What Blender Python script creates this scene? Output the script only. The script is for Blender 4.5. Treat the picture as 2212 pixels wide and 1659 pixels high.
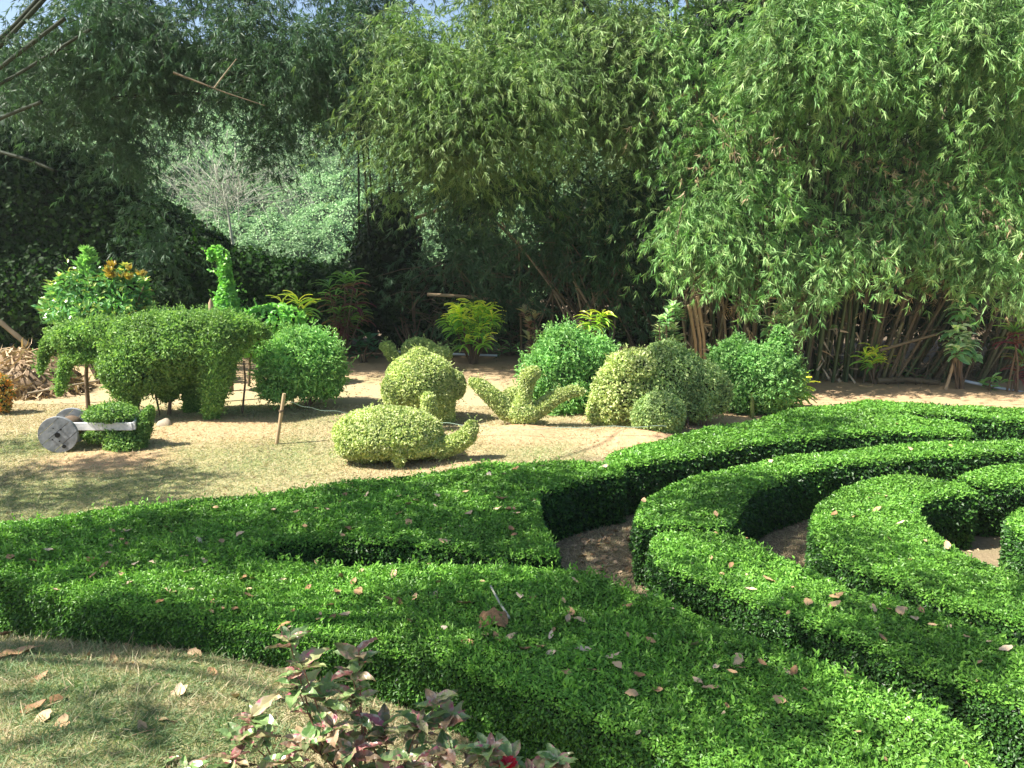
import bpy, math, random
import numpy as np
from mathutils import Vector

# ------------------------------------------------------------------ scene, camera, world, sun
for o in list(bpy.data.objects):
    bpy.data.objects.remove(o)
SC = bpy.context.scene
COL = SC.collection
RNG = np.random.default_rng(7)
random.seed(7)

F_PX, CX, CY, CAM_H, PITCH = 1671.0, 1106.0, 829.5, 3.4, math.radians(11.2)
cam_d = bpy.data.cameras.new('camera'); cam_d.sensor_width = 36.0
cam_d.lens = 36.0 * F_PX / 2212.0
cam_d.clip_start = 0.05; cam_d.clip_end = 1500
cam = bpy.data.objects.new('camera', cam_d); COL.objects.link(cam)
cam.location = (0, 0, CAM_H); cam.rotation_euler = (math.radians(90) - PITCH, 0, 0)
SC.camera = cam

SUN_EL = math.radians(52)
SUN_H = np.array([-1.0, -0.30]); SUN_H = SUN_H / np.linalg.norm(SUN_H)
SUN = np.array([SUN_H[0] * math.cos(SUN_EL), SUN_H[1] * math.cos(SUN_EL), math.sin(SUN_EL)])
W = bpy.data.worlds.new('World'); SC.world = W; W.use_nodes = True
nt = W.node_tree
bg = nt.nodes['Background']
sky = nt.nodes.new('ShaderNodeTexSky'); sky.sky_type = 'NISHITA'; sky.sun_disc = False
sky.sun_elevation = SUN_EL
sky.sun_rotation = math.atan2(SUN_H[0], SUN_H[1])
sky.air_density = 1.0; sky.dust_density = 1.5; sky.ozone_density = 1.0
nt.links.new(sky.outputs[0], bg.inputs[0]); bg.inputs[1].default_value = 0.08
sl = bpy.data.lights.new('sun', 'SUN'); sl.energy = 5.0; sl.angle = math.radians(0.5); sl.color = (1.0, 0.94, 0.84)
so = bpy.data.objects.new('sun', sl); COL.objects.link(so); so.location = (-20, -5, 30)
so.rotation_euler = Vector((-SUN[0], -SUN[1], -SUN[2])).to_track_quat('-Z', 'Y').to_euler()
SC.view_settings.view_transform = 'Standard'; SC.view_settings.look = 'None'
SC.view_settings.gamma = 1.0; SC.view_settings.exposure = 1.45
cy_ = SC.cycles
cy_.max_bounces = 6; cy_.diffuse_bounces = 4; cy_.glossy_bounces = 2; cy_.transmission_bounces = 4
cy_.transparent_max_bounces = 4; cy_.caustics_reflective = False; cy_.caustics_refractive = False

# ------------------------------------------------------------------ picture geometry -> world
def ray(px, py):
    x = (px - CX) / F_PX; u = -(py - CY) / F_PX
    return np.array([x, math.cos(PITCH) + u * math.sin(PITCH), -math.sin(PITCH) + u * math.cos(PITCH)])
def G(px, py, z=0.0):
    d = ray(px, py); t = (z - CAM_H) / d[2]
    return np.array([0, 0, CAM_H]) + t * d
def at(px, py, Y):
    d = ray(px, py); return np.array([0, 0, CAM_H]) + d * (Y / d[1])
def S(px, py, Y):
    return Y / ray(px, py)[1] / F_PX
def project(P):
    P = np.asarray(P, float); v = P - np.array([0, 0, CAM_H])
    Fv = np.array([0, math.cos(PITCH), -math.sin(PITCH)]); U = np.array([0, math.sin(PITCH), math.cos(PITCH)])
    dz = v @ Fv
    return CX + F_PX * v[..., 0] / dz, CY - F_PX * (v @ U) / dz, dz
def sstep(a, b, x):
    t = np.clip((np.asarray(x, float) - a) / (b - a), 0, 1); return t * t * (3 - 2 * t)
MOUNDS = []
def gz(x, y):
    x = np.asarray(x, float); y = np.asarray(y, float)
    left = 1 - sstep(-2.6, 0.7, x)
    z = left * (0.43 * (1 - sstep(4.9, 6.3, y)) + 0.22 * np.clip(5.0 - y, 0, 4))
    z = z + 0.10 * (1 - sstep(3.0, 5.0, y)) * (1 - left)
    for mx, my, r, h in MOUNDS:
        z = z + h * np.exp(-((x - mx) ** 2 + ((y - my) * 1.3) ** 2) / (r * r))
    far = sstep(19, 30, y)
    z = z + 0.25 * far + 0.03 * np.sin(x * 0.9 + 1.3) * np.sin(y * 0.7) * sstep(9.0, 11.0, y)
    return z
for (px, py, r, h) in ((1130, 935, .55, .13), (1350, 945, .55, .10), (1425, 948, .5, .10), (450, 915, 1.0, .06)):
    q = G(px, py); MOUNDS.append((q[0], q[1], r, h))

# ------------------------------------------------------------------ mesh builder
OFF = {}
class MB:
    def __init__(s): s.v = []; s.f = []; s.n = 0
    def add(s, V, Fc, mat=0, rnd=None, smooth=False):
        V = np.asarray(V, np.float32).reshape(-1, 3); Fc = np.asarray(Fc, np.int64)
        if len(V) == 0 or len(Fc) == 0: return s
        if rnd is None: rnd = np.full(len(Fc), 0.5)
        elif np.isscalar(rnd): rnd = np.full(len(Fc), float(rnd))
        s.v.append(V); s.f.append((Fc + s.n, mat, np.asarray(rnd, np.float32), smooth)); s.n += len(V)
        return s
    def mesh(s, name, off=(0, 0, 0)):
        me = bpy.data.meshes.new(name)
        V = np.concatenate(s.v) - np.asarray(off, np.float32)
        lv = np.concatenate([f.ravel() for f, *_ in s.f])
        tot = np.concatenate([np.full(len(f), f.shape[1]) for f, *_ in s.f])
        st = np.concatenate([[0], np.cumsum(tot)[:-1]])
        me.vertices.add(len(V)); me.vertices.foreach_set('co', V.ravel())
        me.loops.add(len(lv)); me.loops.foreach_set('vertex_index', lv.astype(np.int32))
        me.polygons.add(len(tot)); me.polygons.foreach_set('loop_start', st.astype(np.int32))
        me.polygons.foreach_set('loop_total', tot.astype(np.int32))
        me.polygons.foreach_set('material_index', np.concatenate([np.full(len(f), m) for f, m, *_ in s.f]).astype(np.int32))
        me.polygons.foreach_set('use_smooth', np.concatenate([np.full(len(f), sm) for f, m, r, sm in s.f]))
        a = me.attributes.new('rnd', 'FLOAT', 'FACE'); a.data.foreach_set('value', np.concatenate([r for f, m, r, sm in s.f]))
        me.update(calc_edges=True)
        return me
    def build(s, name, mats, parent=None):
        off = OFF.get(parent.name, (0, 0, 0)) if parent else (0, 0, 0)
        me = s.mesh(name, off)
        for m in (mats if isinstance(mats, (list, tuple)) else [mats]): me.materials.append(m)
        o = bpy.data.objects.new(name, me); COL.objects.link(o)
        if parent: o.parent = parent
        OFF[o.name] = off
        return o
def tag(o, label=None, cat=None, group=None, kind=None):
    if label: o['label'] = label
    if cat: o['category'] = cat
    if group: o['group'] = group
    if kind: o['kind'] = kind
    return o
def thing(name, label, cat, loc, group=None):
    o = bpy.data.objects.new(name, None); COL.objects.link(o); o.empty_display_size = 0.2
    o.location = [float(c) for c in loc]; OFF[o.name] = np.asarray(loc, float)
    return tag(o, label, cat, group)

def norm(a): return a / np.maximum(np.linalg.norm(a, axis=-1, keepdims=True), 1e-9)
def rdir(n): return norm(RNG.normal(size=(n, 3)))

# leaf templates: (u along, v across, w up) per vertex and faces
T_LEAF = (np.array([[0, 0, 0], [.45, -.5, .12], [1, 0, -.10], [.45, .5, .12]]), np.array([[0, 1, 2], [0, 2, 3]]))
T_LANCE = (np.array([[0, 0, 0], [.32, -.5, .05], [.32, .5, .05], [1, 0, -.16]]), np.array([[0, 1, 2], [1, 3, 2]]))
T_LANCE = (np.array([[0, 0, 0], [.32, -.5, .05], [1, 0, -.16], [.32, .5, .05]]), np.array([[0, 1, 2], [0, 2, 3]]))
_m = [(0, 0, .10), (.25, .06, .42), (.55, .06, .5), (.8, -.04, .34), (1, -.2, .03)]
T_STRAP = (np.array([[u, s * v, w - (0 if s else .05)] for u, w, v in _m for s in (-1, 0, 1)]),
           np.array([[3 * i + j, 3 * i + j + 1, 3 * i + j + 4, 3 * i + j + 3] for i in range(4) for j in range(2)]))
T_BROAD = (np.array([[0, 0, 0], [.2, -.36, .06], [.2, 0, 0], [.2, .36, .06], [.55, -.5, .08], [.55, 0, 0], [.55, .5, .08], [1, 0, -.14]]),
           np.array([[0, 1, 2, 2], [0, 2, 3, 3]]))
T_BROAD = (T_BROAD[0], np.array([[0, 1, 2], [0, 2, 3], [1, 4, 5], [1, 5, 2], [2, 5, 6], [2, 6, 3], [4, 7, 5], [5, 7, 6]]))
T_BLADE = (np.array([[0, -.5, 0], [0, .5, 0], [.6, .3, .06], [.6, -.3, .06], [1, 0, -.05]]), np.array([[0, 1, 2], [0, 2, 3], [3, 2, 4]]))

def add_leaves(mb, P, D, N, L, Wd, tmpl=T_LEAF, mat=0, rnd=None):
    n = len(P)
    if n == 0: return
    D = norm(D); Sd = norm(np.cross(D, N)); Nn = np.cross(Sd, D)
    L = np.broadcast_to(L, (n,)).astype(float); Wd = np.broadcast_to(Wd, (n,)).astype(float)
    T, Fc = tmpl; k = len(T)
    V = (P[:, None, :] + T[None, :, 0, None] * (L[:, None, None] * D[:, None, :])
         + T[None, :, 1, None] * (Wd[:, None, None] * Sd[:, None, :]) + T[None, :, 2, None] * (L[:, None, None] * Nn[:, None, :]))
    FF = (Fc[None] + (np.arange(n) * k)[:, None, None]).reshape(-1, Fc.shape[1])
    if rnd is None: rnd = RNG.random(n)
    mb.add(V, FF, mat, np.repeat(rnd, len(Fc)))

def add_tube(mb, pts, rad, sides=6, mat=0, rnd=None, cap=True, smooth=True):
    pts = np.asarray(pts, float); n = len(pts); rad = np.broadcast_to(rad, (n,)).astype(float)
    T = norm(np.gradient(pts, axis=0))
    ref = np.array([0, 0, 1.0]) if abs(T[0][2]) < .9 else np.array([1.0, 0, 0])
    A = norm(np.cross(T, ref)); B = np.cross(T, A)
    a = np.arange(sides) * 2 * math.pi / sides
    V = pts[:, None] + rad[:, None, None] * (np.cos(a)[None, :, None] * A[:, None] + np.sin(a)[None, :, None] * B[:, None])
    i = np.arange(n - 1)[:, None]; j = np.arange(sides)[None]; j2 = (j + 1) % sides
    Fq = np.stack([i * sides + j, i * sides + j2, (i + 1) * sides + j2, (i + 1) * sides + j], -1).reshape(-1, 4)
    mb.add(V.reshape(-1, 3), Fq, mat, rnd, smooth)
    if cap:
        mb.add(V[-1], np.arange(sides)[None], mat, rnd); mb.add(V[0], np.arange(sides)[::-1][None], mat, rnd)

def ico_dirs():
    t = (1 + 5 ** .5) / 2
    V = [(-1, t, 0), (1, t, 0), (-1, -t, 0), (1, -t, 0), (0, -1, t), (0, 1, t), (0, -1, -t), (0, 1, -t), (t, 0, -1), (t, 0, 1), (-t, 0, -1), (-t, 0, 1)]
    Fc = [(0, 11, 5), (0, 5, 1), (0, 1, 7), (0, 7, 10), (0, 10, 11), (1, 5, 9), (5, 11, 4), (11, 10, 2), (10, 7, 6), (7, 1, 8), (3, 9, 4), (3, 4, 2), (3, 2, 6), (3, 6, 8), (3, 8, 9), (4, 9, 5), (2, 4, 11), (6, 2, 10), (8, 6, 7), (9, 8, 1)]
    V = [tuple(np.array(v) / np.linalg.norm(v)) for v in V]
    for _ in range(2):
        cache = {}; NF = []
        def mid(a, b):
            k = (min(a, b), max(a, b))
            if k not in cache:
                m = np.array(V[a]) + np.array(V[b]); V.append(tuple(m / np.linalg.norm(m))); cache[k] = len(V) - 1
            return cache[k]
        for a, b, c in Fc:
            ab, bc, ca = mid(a, b), mid(b, c), mid(c, a); NF += [(a, ab, ca), (b, bc, ab), (c, ca, bc), (ab, bc, ca)]
        Fc = NF
    return np.array(V), np.array(Fc)
ICO_V, ICO_F = ico_dirs()
def add_ell(mb, c, r, mat=0, rnd=None, jit=0.0):
    V = ICO_V * np.asarray(r) + np.asarray(c)
    if jit: V = V + RNG.normal(size=V.shape) * jit
    mb.add(V, ICO_F, mat, rnd, True)
def add_box(mb, c, ax, ay, az, mat=0, rnd=None, bev=0.006):
    c = np.asarray(c, float); ax, ay, az = (np.asarray(a, float) for a in (ax, ay, az))
    def L(a): return np.linalg.norm(a)
    V = []
    for sx in (-1, 1):
        for sy in (-1, 1):
            for sz in (-1, 1):
                bx, by, bz = sx * (1 - bev / L(ax)), sy * (1 - bev / L(ay)), sz * (1 - bev / L(az))
                V += [c + sx * ax + by * ay + bz * az, c + bx * ax + sy * ay + bz * az, c + bx * ax + by * ay + sz * az]
    import bmesh
    bm = bmesh.new(); [bm.verts.new(v) for v in V]
    r = bmesh.ops.convex_hull(bm, input=bm.verts); bm.verts.index_update()
    bmesh.ops.recalc_face_normals(bm, faces=bm.faces)
    VV = np.array([v.co[:] for v in bm.verts]); bm.verts.ensure_lookup_table()
    FF = np.array([[v.index for v in f.verts] for f in bm.faces if len(f.verts) == 3]); bm.free()
    mb.add(VV, FF, mat, rnd)

# ------------------------------------------------------------------ materials
def newmat(name):
    m = bpy.data.materials.new(name); m.use_nodes = True; t = m.node_tree
    b = t.nodes['Principled BSDF']; return m, t, b
def ramp(t, cols):
    r = t.nodes.new('ShaderNodeValToRGB'); e = r.color_ramp.elements
    pos = [c[0] for c in cols]
    e[0].position = pos[0]; e[0].color = (*cols[0][1], 1)
    e[1].position = pos[-1]; e[1].color = (*cols[-1][1], 1)
    for p, c in cols[1:-1]:
        x = e.new(p); x.color = (*c, 1)
    return r
def leafmat(name, cols, rough=.5, trans=.36, spec=.4, patch=1.2, amt=.35, tcol=(1.2, 1.3, .65), gain=1.65):
    m, t, b = newmat(name); N = t.nodes; K = t.links
    if len(cols[0]) == 3: cols = [(i / (len(cols) - 1), c) for i, c in enumerate(cols)]
    at_ = N.new('ShaderNodeAttribute'); at_.attribute_name = 'rnd'
    rp = ramp(t, cols); K.new(at_.outputs['Fac'], rp.inputs[0])
    tc = N.new('ShaderNodeTexCoord'); nz = N.new('ShaderNodeTexNoise'); nz.inputs['Scale'].default_value = patch; nz.inputs['Detail'].default_value = 3
    K.new(tc.outputs['Object'], nz.inputs['Vector'])
    mr = N.new('ShaderNodeMapRange'); mr.inputs[1].default_value = .3; mr.inputs[2].default_value = .7
    mr.inputs[3].default_value = gain * (1 - amt); mr.inputs[4].default_value = gain * (1 + amt); K.new(nz.outputs[0], mr.inputs[0])
    vm = N.new('ShaderNodeVectorMath'); vm.operation = 'SCALE'; K.new(rp.outputs[0], vm.inputs[0]); K.new(mr.outputs[0], vm.inputs['Scale'])
    K.new(vm.outputs[0], b.inputs['Base Color'])
    b.inputs['Roughness'].default_value = rough; b.inputs['Specular IOR Level'].default_value = spec
    if trans > 0:
        tr = N.new('ShaderNodeBsdfTranslucent'); v2 = N.new('ShaderNodeVectorMath'); v2.operation = 'MULTIPLY'
        v2.inputs[1].default_value = tcol; K.new(vm.outputs[0], v2.inputs[0]); K.new(v2.outputs[0], tr.inputs[0])
        mx = N.new('ShaderNodeMixShader'); mx.inputs[0].default_value = trans
        K.new(b.outputs[0], mx.inputs[1]); K.new(tr.outputs[0], mx.inputs[2]); K.new(mx.outputs[0], N['Material Output'].inputs[0])
    return m
def plainmat(name, cols, scale=6, rough=.8, spec=.2, stretch=(1, 1, 1), bump=0.0, objrnd=False, detail=5):
    m, t, b = newmat(name); N = t.nodes; K = t.links
    if len(cols[0]) == 3: cols = [(i / (len(cols) - 1), c) for i, c in enumerate(cols)]
    tc = N.new('ShaderNodeTexCoord'); mp = N.new('ShaderNodeMapping'); mp.inputs['Scale'].default_value = stretch
    K.new(tc.outputs['Object'], mp.inputs[0])
    nz = N.new('ShaderNodeTexNoise'); nz.inputs['Scale'].default_value = scale; nz.inputs['Detail'].default_value = detail
    K.new(mp.outputs[0], nz.inputs['Vector'])
    src = nz.outputs[0]
    rp = ramp(t, cols)
    if objrnd:
        oi = N.new('ShaderNodeObjectInfo'); ad = N.new('ShaderNodeMath'); ad.operation = 'MULTIPLY_ADD'
        sb = N.new('ShaderNodeMath'); sb.operation = 'MULTIPLY'; sb.inputs[1].default_value = .35; K.new(src, sb.inputs[0])
        ad.inputs[1].default_value = .75; K.new(oi.outputs['Random'], ad.inputs[0]); K.new(sb.outputs[0], ad.inputs[2]); src2 = ad.outputs[0]
    else: src2 = src
    K.new(src2, rp.inputs[0]); K.new(rp.outputs[0], b.inputs['Base Color'])
    b.inputs['Roughness'].default_value = rough; b.inputs['Specular IOR Level'].default_value = spec
    if bump:
        bp = N.new('ShaderNodeBump'); bp.inputs['Strength'].default_value = bump; bp.inputs['Distance'].default_value = .02
        K.new(src, bp.inputs['Height']); K.new(bp.outputs[0], b.inputs['Normal'])
    return m
M = {}
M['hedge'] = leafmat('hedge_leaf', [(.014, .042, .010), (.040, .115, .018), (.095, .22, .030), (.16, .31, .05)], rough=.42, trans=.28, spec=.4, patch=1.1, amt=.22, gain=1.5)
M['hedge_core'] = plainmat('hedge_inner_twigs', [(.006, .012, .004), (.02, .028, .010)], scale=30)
M['elephant'] = leafmat('topiary_leaf_green', [(.04, .09, .024), (.085, .155, .04), (.15, .23, .065)], patch=1.5, amt=.3, gain=2.2)
M['pale'] = leafmat('variegated_leaf', [(.12, .19, .05), (.26, .33, .11), (.42, .46, .20), (.5, .52, .28)], rough=.5, patch=2.0, amt=.2, trans=.3, gain=1.45)
M['palegreen'] = leafmat('greyish_green_leaf', [(.09, .15, .05), (.17, .24, .09), (.28, .34, .14)], patch=2.0, amt=.25, trans=.3, gain=2.0)
M['bush'] = leafmat('bright_bush_leaf', [(.05, .125, .035), (.10, .20, .06), (.17, .28, .10)], patch=1.8, amt=.25, gain=2.35)
M['limebush'] = leafmat('lime_bush_leaf', [(.06, .15, .04), (.11, .225, .065), (.18, .30, .10)], patch=1.8, amt=.25, gain=1.8)
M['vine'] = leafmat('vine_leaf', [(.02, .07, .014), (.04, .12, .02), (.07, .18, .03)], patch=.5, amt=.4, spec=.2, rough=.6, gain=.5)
M['vinebright'] = leafmat('bright_vine_leaf', [(.05, .16, .03), (.10, .25, .045), (.16, .33, .06)], patch=2, amt=.2, spec=.6, rough=.35, gain=2)
M['bamboo'] = leafmat('bamboo_leaf', [(.045, .085, .03), (.08, .14, .045), (.125, .185, .07), (.18, .22, .10)], rough=.5, trans=.3, spec=.3, patch=.5, amt=.3, gain=1.9)
M['bamboo_blue'] = leafmat('cool_bamboo_leaf', [(.035, .085, .038), (.06, .13, .06), (.10, .18, .09)], rough=.5, trans=.28, spec=.35, patch=.5, amt=.3, gain=1.05)
M['bamboo_fresh'] = leafmat('fresh_bamboo_leaf', [(.045, .108, .03), (.088, .178, .053), (.15, .24, .088), (.22, .275, .13)], rough=.5, trans=.3, spec=.3, patch=.5, amt=.3, gain=2)
M['drybamboo'] = leafmat('dry_bamboo_leaf', [(.22, .16, .08), (.36, .28, .16), (.45, .37, .24)], trans=.15, gain=1.0)
M['hill'] = leafmat('hillside_leaf', [(.085, .165, .07), (.14, .235, .105), (.23, .33, .165)], patch=.12, amt=.35, tcol=(1, 1.1, .9), trans=.3, gain=1.6)  # extra paleness in these greens stands in for distance haze
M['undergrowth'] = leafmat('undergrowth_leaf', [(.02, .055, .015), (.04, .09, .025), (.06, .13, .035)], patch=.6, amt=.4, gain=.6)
M['croton'] = leafmat('croton_leaf', [(0, (.03, .10, .03)), (.6, (.07, .17, .05)), (.9, (.13, .21, .06)), (1, (.28, .28, .08))], spec=.6, rough=.3, gain=2.2)
M['crotongold'] = leafmat('golden_croton_leaf', [(0, (.32, .20, .03)), (.5, (.48, .34, .05)), (1, (.42, .44, .16))], spec=.5, rough=.35, gain=1.0)
M['mango'] = leafmat('yellow_green_leaf', [(0, (.07, .18, .03)), (.5, (.18, .30, .04)), (1, (.50, .50, .08))], spec=.6, rough=.3, amt=.15, gain=2.5)
M['cordyline'] = leafmat('cordyline_leaf', [(0, (.08, .012, .03)), (.35, (.10, .05, .03)), (.7, (.05, .13, .03)), (1, (.13, .24, .05))], spec=.5, rough=.35, gain=2.4)
M['brownleaf'] = leafmat('brown_pink_leaf', [(0, (.16, .09, .07)), (.5, (.26, .18, .13)), (.8, (.16, .22, .10)), (1, (.32, .32, .20))], spec=.4, gain=2.3)
M['silver'] = leafmat('white_edged_leaf', [(.06, .15, .06), (.14, .23, .11), (.45, .50, .38)], spec=.5, rough=.35, gain=2.6)
M['orange'] = leafmat('orange_leaf', [(0, (.06, .12, .03)), (.5, (.28, .20, .05)), (1, (.55, .22, .04))], spec=.5)
M['hosta'] = leafmat('broad_dark_leaf', [(.02, .09, .035), (.045, .15, .06)], spec=.6, rough=.3)
M['stem'] = plainmat('brown_stem', [(.09, .06, .04), (.20, .15, .10)], scale=25, stretch=(1, 1, .2))
M['greenstem'] = plainmat('green_bamboo_post', [(.08, .13, .03), (.16, .20, .06)], scale=10, rough=.45)
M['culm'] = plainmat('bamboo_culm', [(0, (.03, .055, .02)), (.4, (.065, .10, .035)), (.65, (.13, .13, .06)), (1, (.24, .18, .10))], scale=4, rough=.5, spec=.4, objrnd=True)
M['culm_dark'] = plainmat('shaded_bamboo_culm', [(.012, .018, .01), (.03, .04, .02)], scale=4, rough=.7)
M['drycane'] = plainmat('dry_cane', [(.08, .062, .04), (.17, .135, .085), (.29, .24, .165)], scale=4, rough=.7, objrnd=True)
M['stake'] = plainmat('dry_bamboo_stake', [(.30, .21, .12), (.48, .36, .22)], scale=12, rough=.6, stretch=(1, 1, .3))
M['rope'] = plainmat('pale_green_rope', [(.20, .30, .24), (.32, .42, .35)], scale=60)
M['sheath'] = plainmat('dry_culm_sheath', [(.35, .27, .17), (.60, .50, .36)], scale=8)
M['whitewood'] = plainmat('dry_white_twig', [(.24, .25, .19), (.40, .40, .32)], scale=6)
M['painted'] = plainmat('weathered_white_paint', [(0, (.30, .31, .31)), (.42, (.52, .53, .53)), (.6, (.66, .66, .65)), (1, (.72, .72, .71))], scale=9, rough=.7, stretch=(1, 1, 1), bump=.25)
M['reelpaint'] = plainmat('weathered_shaded_paint', [(0, (.09, .09, .09)), (.4, (.20, .215, .225)), (.6, (.27, .285, .30)), (1, (.35, .36, .37))], scale=11, rough=.75, bump=.35)  # greyed and blued so the colour carries the shade on the reel
M['hole'] = plainmat('dark_hole', [(.012, .011, .01), (.02, .02, .02)])
M['pvc'] = plainmat('blue_white_pipe', [(.45, .55, .66), (.66, .72, .78)], scale=3, rough=.35, spec=.5)
M['rock'] = plainmat('tan_rock', [(.22, .18, .13), (.42, .36, .27)], scale=9, bump=.6)
M['fallen'] = plainmat('fallen_leaf', [(0, (.13, .065, .03)), (.25, (.30, .17, .08)), (.55, (.48, .32, .17)), (.85, (.58, .44, .29)), (1, (.52, .46, .40))], scale=40, rough=.6, spec=.3, objrnd=True)
M['husk'] = plainmat('brown_husk', [(.10, .055, .025), (.26, .15, .07), (.40, .27, .14)], scale=14, stretch=(1, 5, 1), bump=.5, rough=.7)
M['bark'] = plainmat('tree_bark', [(.07, .055, .04), (.16, .13, .10)], scale=10, stretch=(1, 1, .2), bump=.5)
M['shadeleaf'] = leafmat('shade_tree_leaf', [(.04, .09, .02), (.08, .15, .03)])
M['heap'] = leafmat('dead_leaf', [(.20, .13, .07), (.36, .26, .15), (.48, .37, .24)], trans=.1, rough=.7, gain=1.0)
M['grass'] = leafmat('grass_blade', [(0, (.60, .50, .33)), (.40, (.48, .39, .24)), (.56, (.28, .31, .16)), (1, (.11, .20, .07))], trans=.2, rough=.6, amt=.15, gain=1.0)
M['flower'] = leafmat('red_petal', [(.45, .012, .03), (.62, .03, .06)], trans=.3, tcol=(1.2, .7, .7), gain=1.0)

# ------------------------------------------------------------------ ground
def axis_coords(spans):
    out = []
    for a, b, n in spans: out += list(np.linspace(a, b, n, endpoint=False))
    return np.array(out + [spans[-1][1]])
def in_poly(P, poly):
    x, y = P[:, 0], P[:, 1]; r = np.zeros(len(P), bool); m = len(poly)
    for i in range(m):
        x1, y1 = poly[i][:2]; x2, y2 = poly[(i + 1) % m][:2]
        c = ((y1 > y) != (y2 > y)) & (x < (x2 - x1) * (y - y1) / (y2 - y1 + 1e-12) + x1); r ^= c
    return r
GREEN_SPOTS = [(600, 990, 1.4, .55), (720, 980, .8, .5), (250, 1060, 2.0, .7), (60, 965, 1.0, .7), (520, 900, 1.0, .6), (1180, 985, .8, .4), (640, 905, 1.0, .35), (760, 1000, .8, .35), (60, 1080, 1.6, .7), (150, 1680, .45, .9), (420, 1600, .4, .8), (300, 1790, .5, .9), (60, 1600, .35, .7), (520, 1750, .4, .7)]
SOIL_SPOTS = [(1130, 940, .9, 1), (1390, 955, 1.2, 1), (470, 922, 1.3, .9), (240, 995, 1.0, .9), (880, 1000, 1.0, .55), (1450, 900, 1.2, .6), (760, 885, .7, .5), (900, 790, 2.2, .5), (1040, 790, 1.6, .5)]
def make_ground():
    xs = axis_coords([(-600, -60, 14), (-60, -14, 24), (-14, 14, 281), (14, 60, 24), (60, 600, 14)])
    xs = np.append(xs, 0)[:-1]
    ys = axis_coords([(-60, 2, 30), (2, 22, 221), (22, 60, 40), (60, 900, 20)])
    X, Y = np.meshgrid(xs, ys); Z = gz(X, Y)
    V = np.stack([X, Y, Z], -1).reshape(-1, 3); nx, ny = len(xs), len(ys)
    i = np.arange(ny - 1)[:, None]; j = np.arange(nx - 1)[None]
    Fq = np.stack([i * nx + j, i * nx + j + 1, (i + 1) * nx + j + 1, (i + 1) * nx + j], -1).reshape(-1, 4)
    mb = MB(); mb.add(V, Fq, 0, None, True)
    m, t, b = newmat('dry_lawn_soil'); N = t.nodes; K = t.links
    tc = N.new('ShaderNodeTexCoord')
    def noise(sc, det=4):
        n = N.new('ShaderNodeTexNoise'); n.inputs['Scale'].default_value = sc; n.inputs['Detail'].default_value = det; n.inputs['Roughness'].default_value = .65
        K.new(tc.outputs['Object'], n.inputs['Vector']); return n.outputs[0]
    def mixc(fac, a, c):
        x = N.new('ShaderNodeMix'); x.data_type = 'RGBA'
        if isinstance(fac, float): x.inputs[0].default_value = fac
        else: K.new(fac, x.inputs[0])
        for s_, i_ in ((a, 6), (c, 7)):
            if isinstance(s_, tuple): x.inputs[i_].default_value = (*s_, 1)
            else: K.new(s_, x.inputs[i_])
        return x.outputs[2]
    def attr(nm):
        a = N.new('ShaderNodeAttribute'); a.attribute_name = nm; return a.outputs['Fac']
    def math_(op, a, c):
        x = N.new('ShaderNodeMath'); x.operation = op; x.use_clamp = True
        for s_, i_ in ((a, 0), (c, 1)):
            if isinstance(s_, float): x.inputs[i_].default_value = s_
            else: K.new(s_, x.inputs[i_])
        return x.outputs[0]
    fine = ramp(t, [(0.25, (.29, .22, .12)), (.5, (.40, .32, .19)), (.75, (.50, .41, .26))]); K.new(noise(55, 6), fine.inputs[0])
    gr = ramp(t, [(.35, (.14, .20, .06)), (.65, (.28, .30, .11))]); K.new(noise(40, 5), gr.inputs[0])
    so_ = ramp(t, [(.3, (.37, .23, .125)), (.7, (.49, .34, .20))]); K.new(noise(8, 6), so_.inputs[0])
    li = ramp(t, [(.3, (.05, .04, .028)), (.5, (.12, .09, .06)), (.7, (.24, .19, .13))]); K.new(noise(22, 6), li.inputs[0])
    gp = ramp(t, [(.50, (0, 0, 0)), (.72, (.55, .55, .55))]); K.new(noise(.55, 5), gp.inputs[0])
    c = mixc(math_('ADD', gp.outputs[0], attr('green')), fine.outputs[0], gr.outputs[0])
    c = mixc(attr('soil'), c, so_.outputs[0]); c = mixc(attr('litter'), c, li.outputs[0])
    K.new(c, b.inputs['Base Color']); b.inputs['Roughness'].default_value = .95; b.inputs['Specular IOR Level'].default_value = .1
    bp = N.new('ShaderNodeBump'); bp.inputs['Strength'].default_value = .5; bp.inputs['Distance'].default_value = .03
    K.new(noise(45, 6), bp.inputs['Height']); K.new(bp.outputs[0], b.inputs['Normal'])
    o = mb.build('ground', m); tag(o, kind='structure')
    x, y = V[:, 0], V[:, 1]
    wob = .35 * np.sin(x * 1.7 + y) + .25 * np.sin(x * 3.1 - y * 2.2)
    green = np.zeros(len(V)); soil = np.zeros(len(V))
    for px, py, r, a in GREEN_SPOTS:
        q = G(px, py); green = np.maximum(green, a * np.exp(-(((x - q[0]) ** 2 + (y - q[1]) ** 2) / r ** 2) * (1 + wob)))
    for px, py, r, a in SOIL_SPOTS:
        q = G(px, py); soil = np.maximum(soil, a * np.exp(-(((x - q[0]) ** 2 + ((y - q[1]) * 1.3) ** 2) / r ** 2) ** 2 * (1 + wob)))
    edge = 20.5 - 3.0 * sstep(2, 9, x) - 0.6 * sstep(-3, -7, x) + .4 * wob
    soil = np.maximum(soil, .75 * sstep(edge - 4.5, edge - 2, y + .6 * wob) * (x > 0) + .5 * sstep(edge - 4, edge - 2, y) * (x <= 0))
    soil = np.where(x > 3, np.maximum(soil, .7 * sstep(12, 13.5, y)), soil)
    litter = sstep(edge, edge + .8, y)
    maze = (x > .2) & (y < 11.4) & (y > 4.6) & (x - .3 > (y - 8.5) * .35 - .3)
    litter = np.maximum(litter, .6 * maze)
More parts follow.
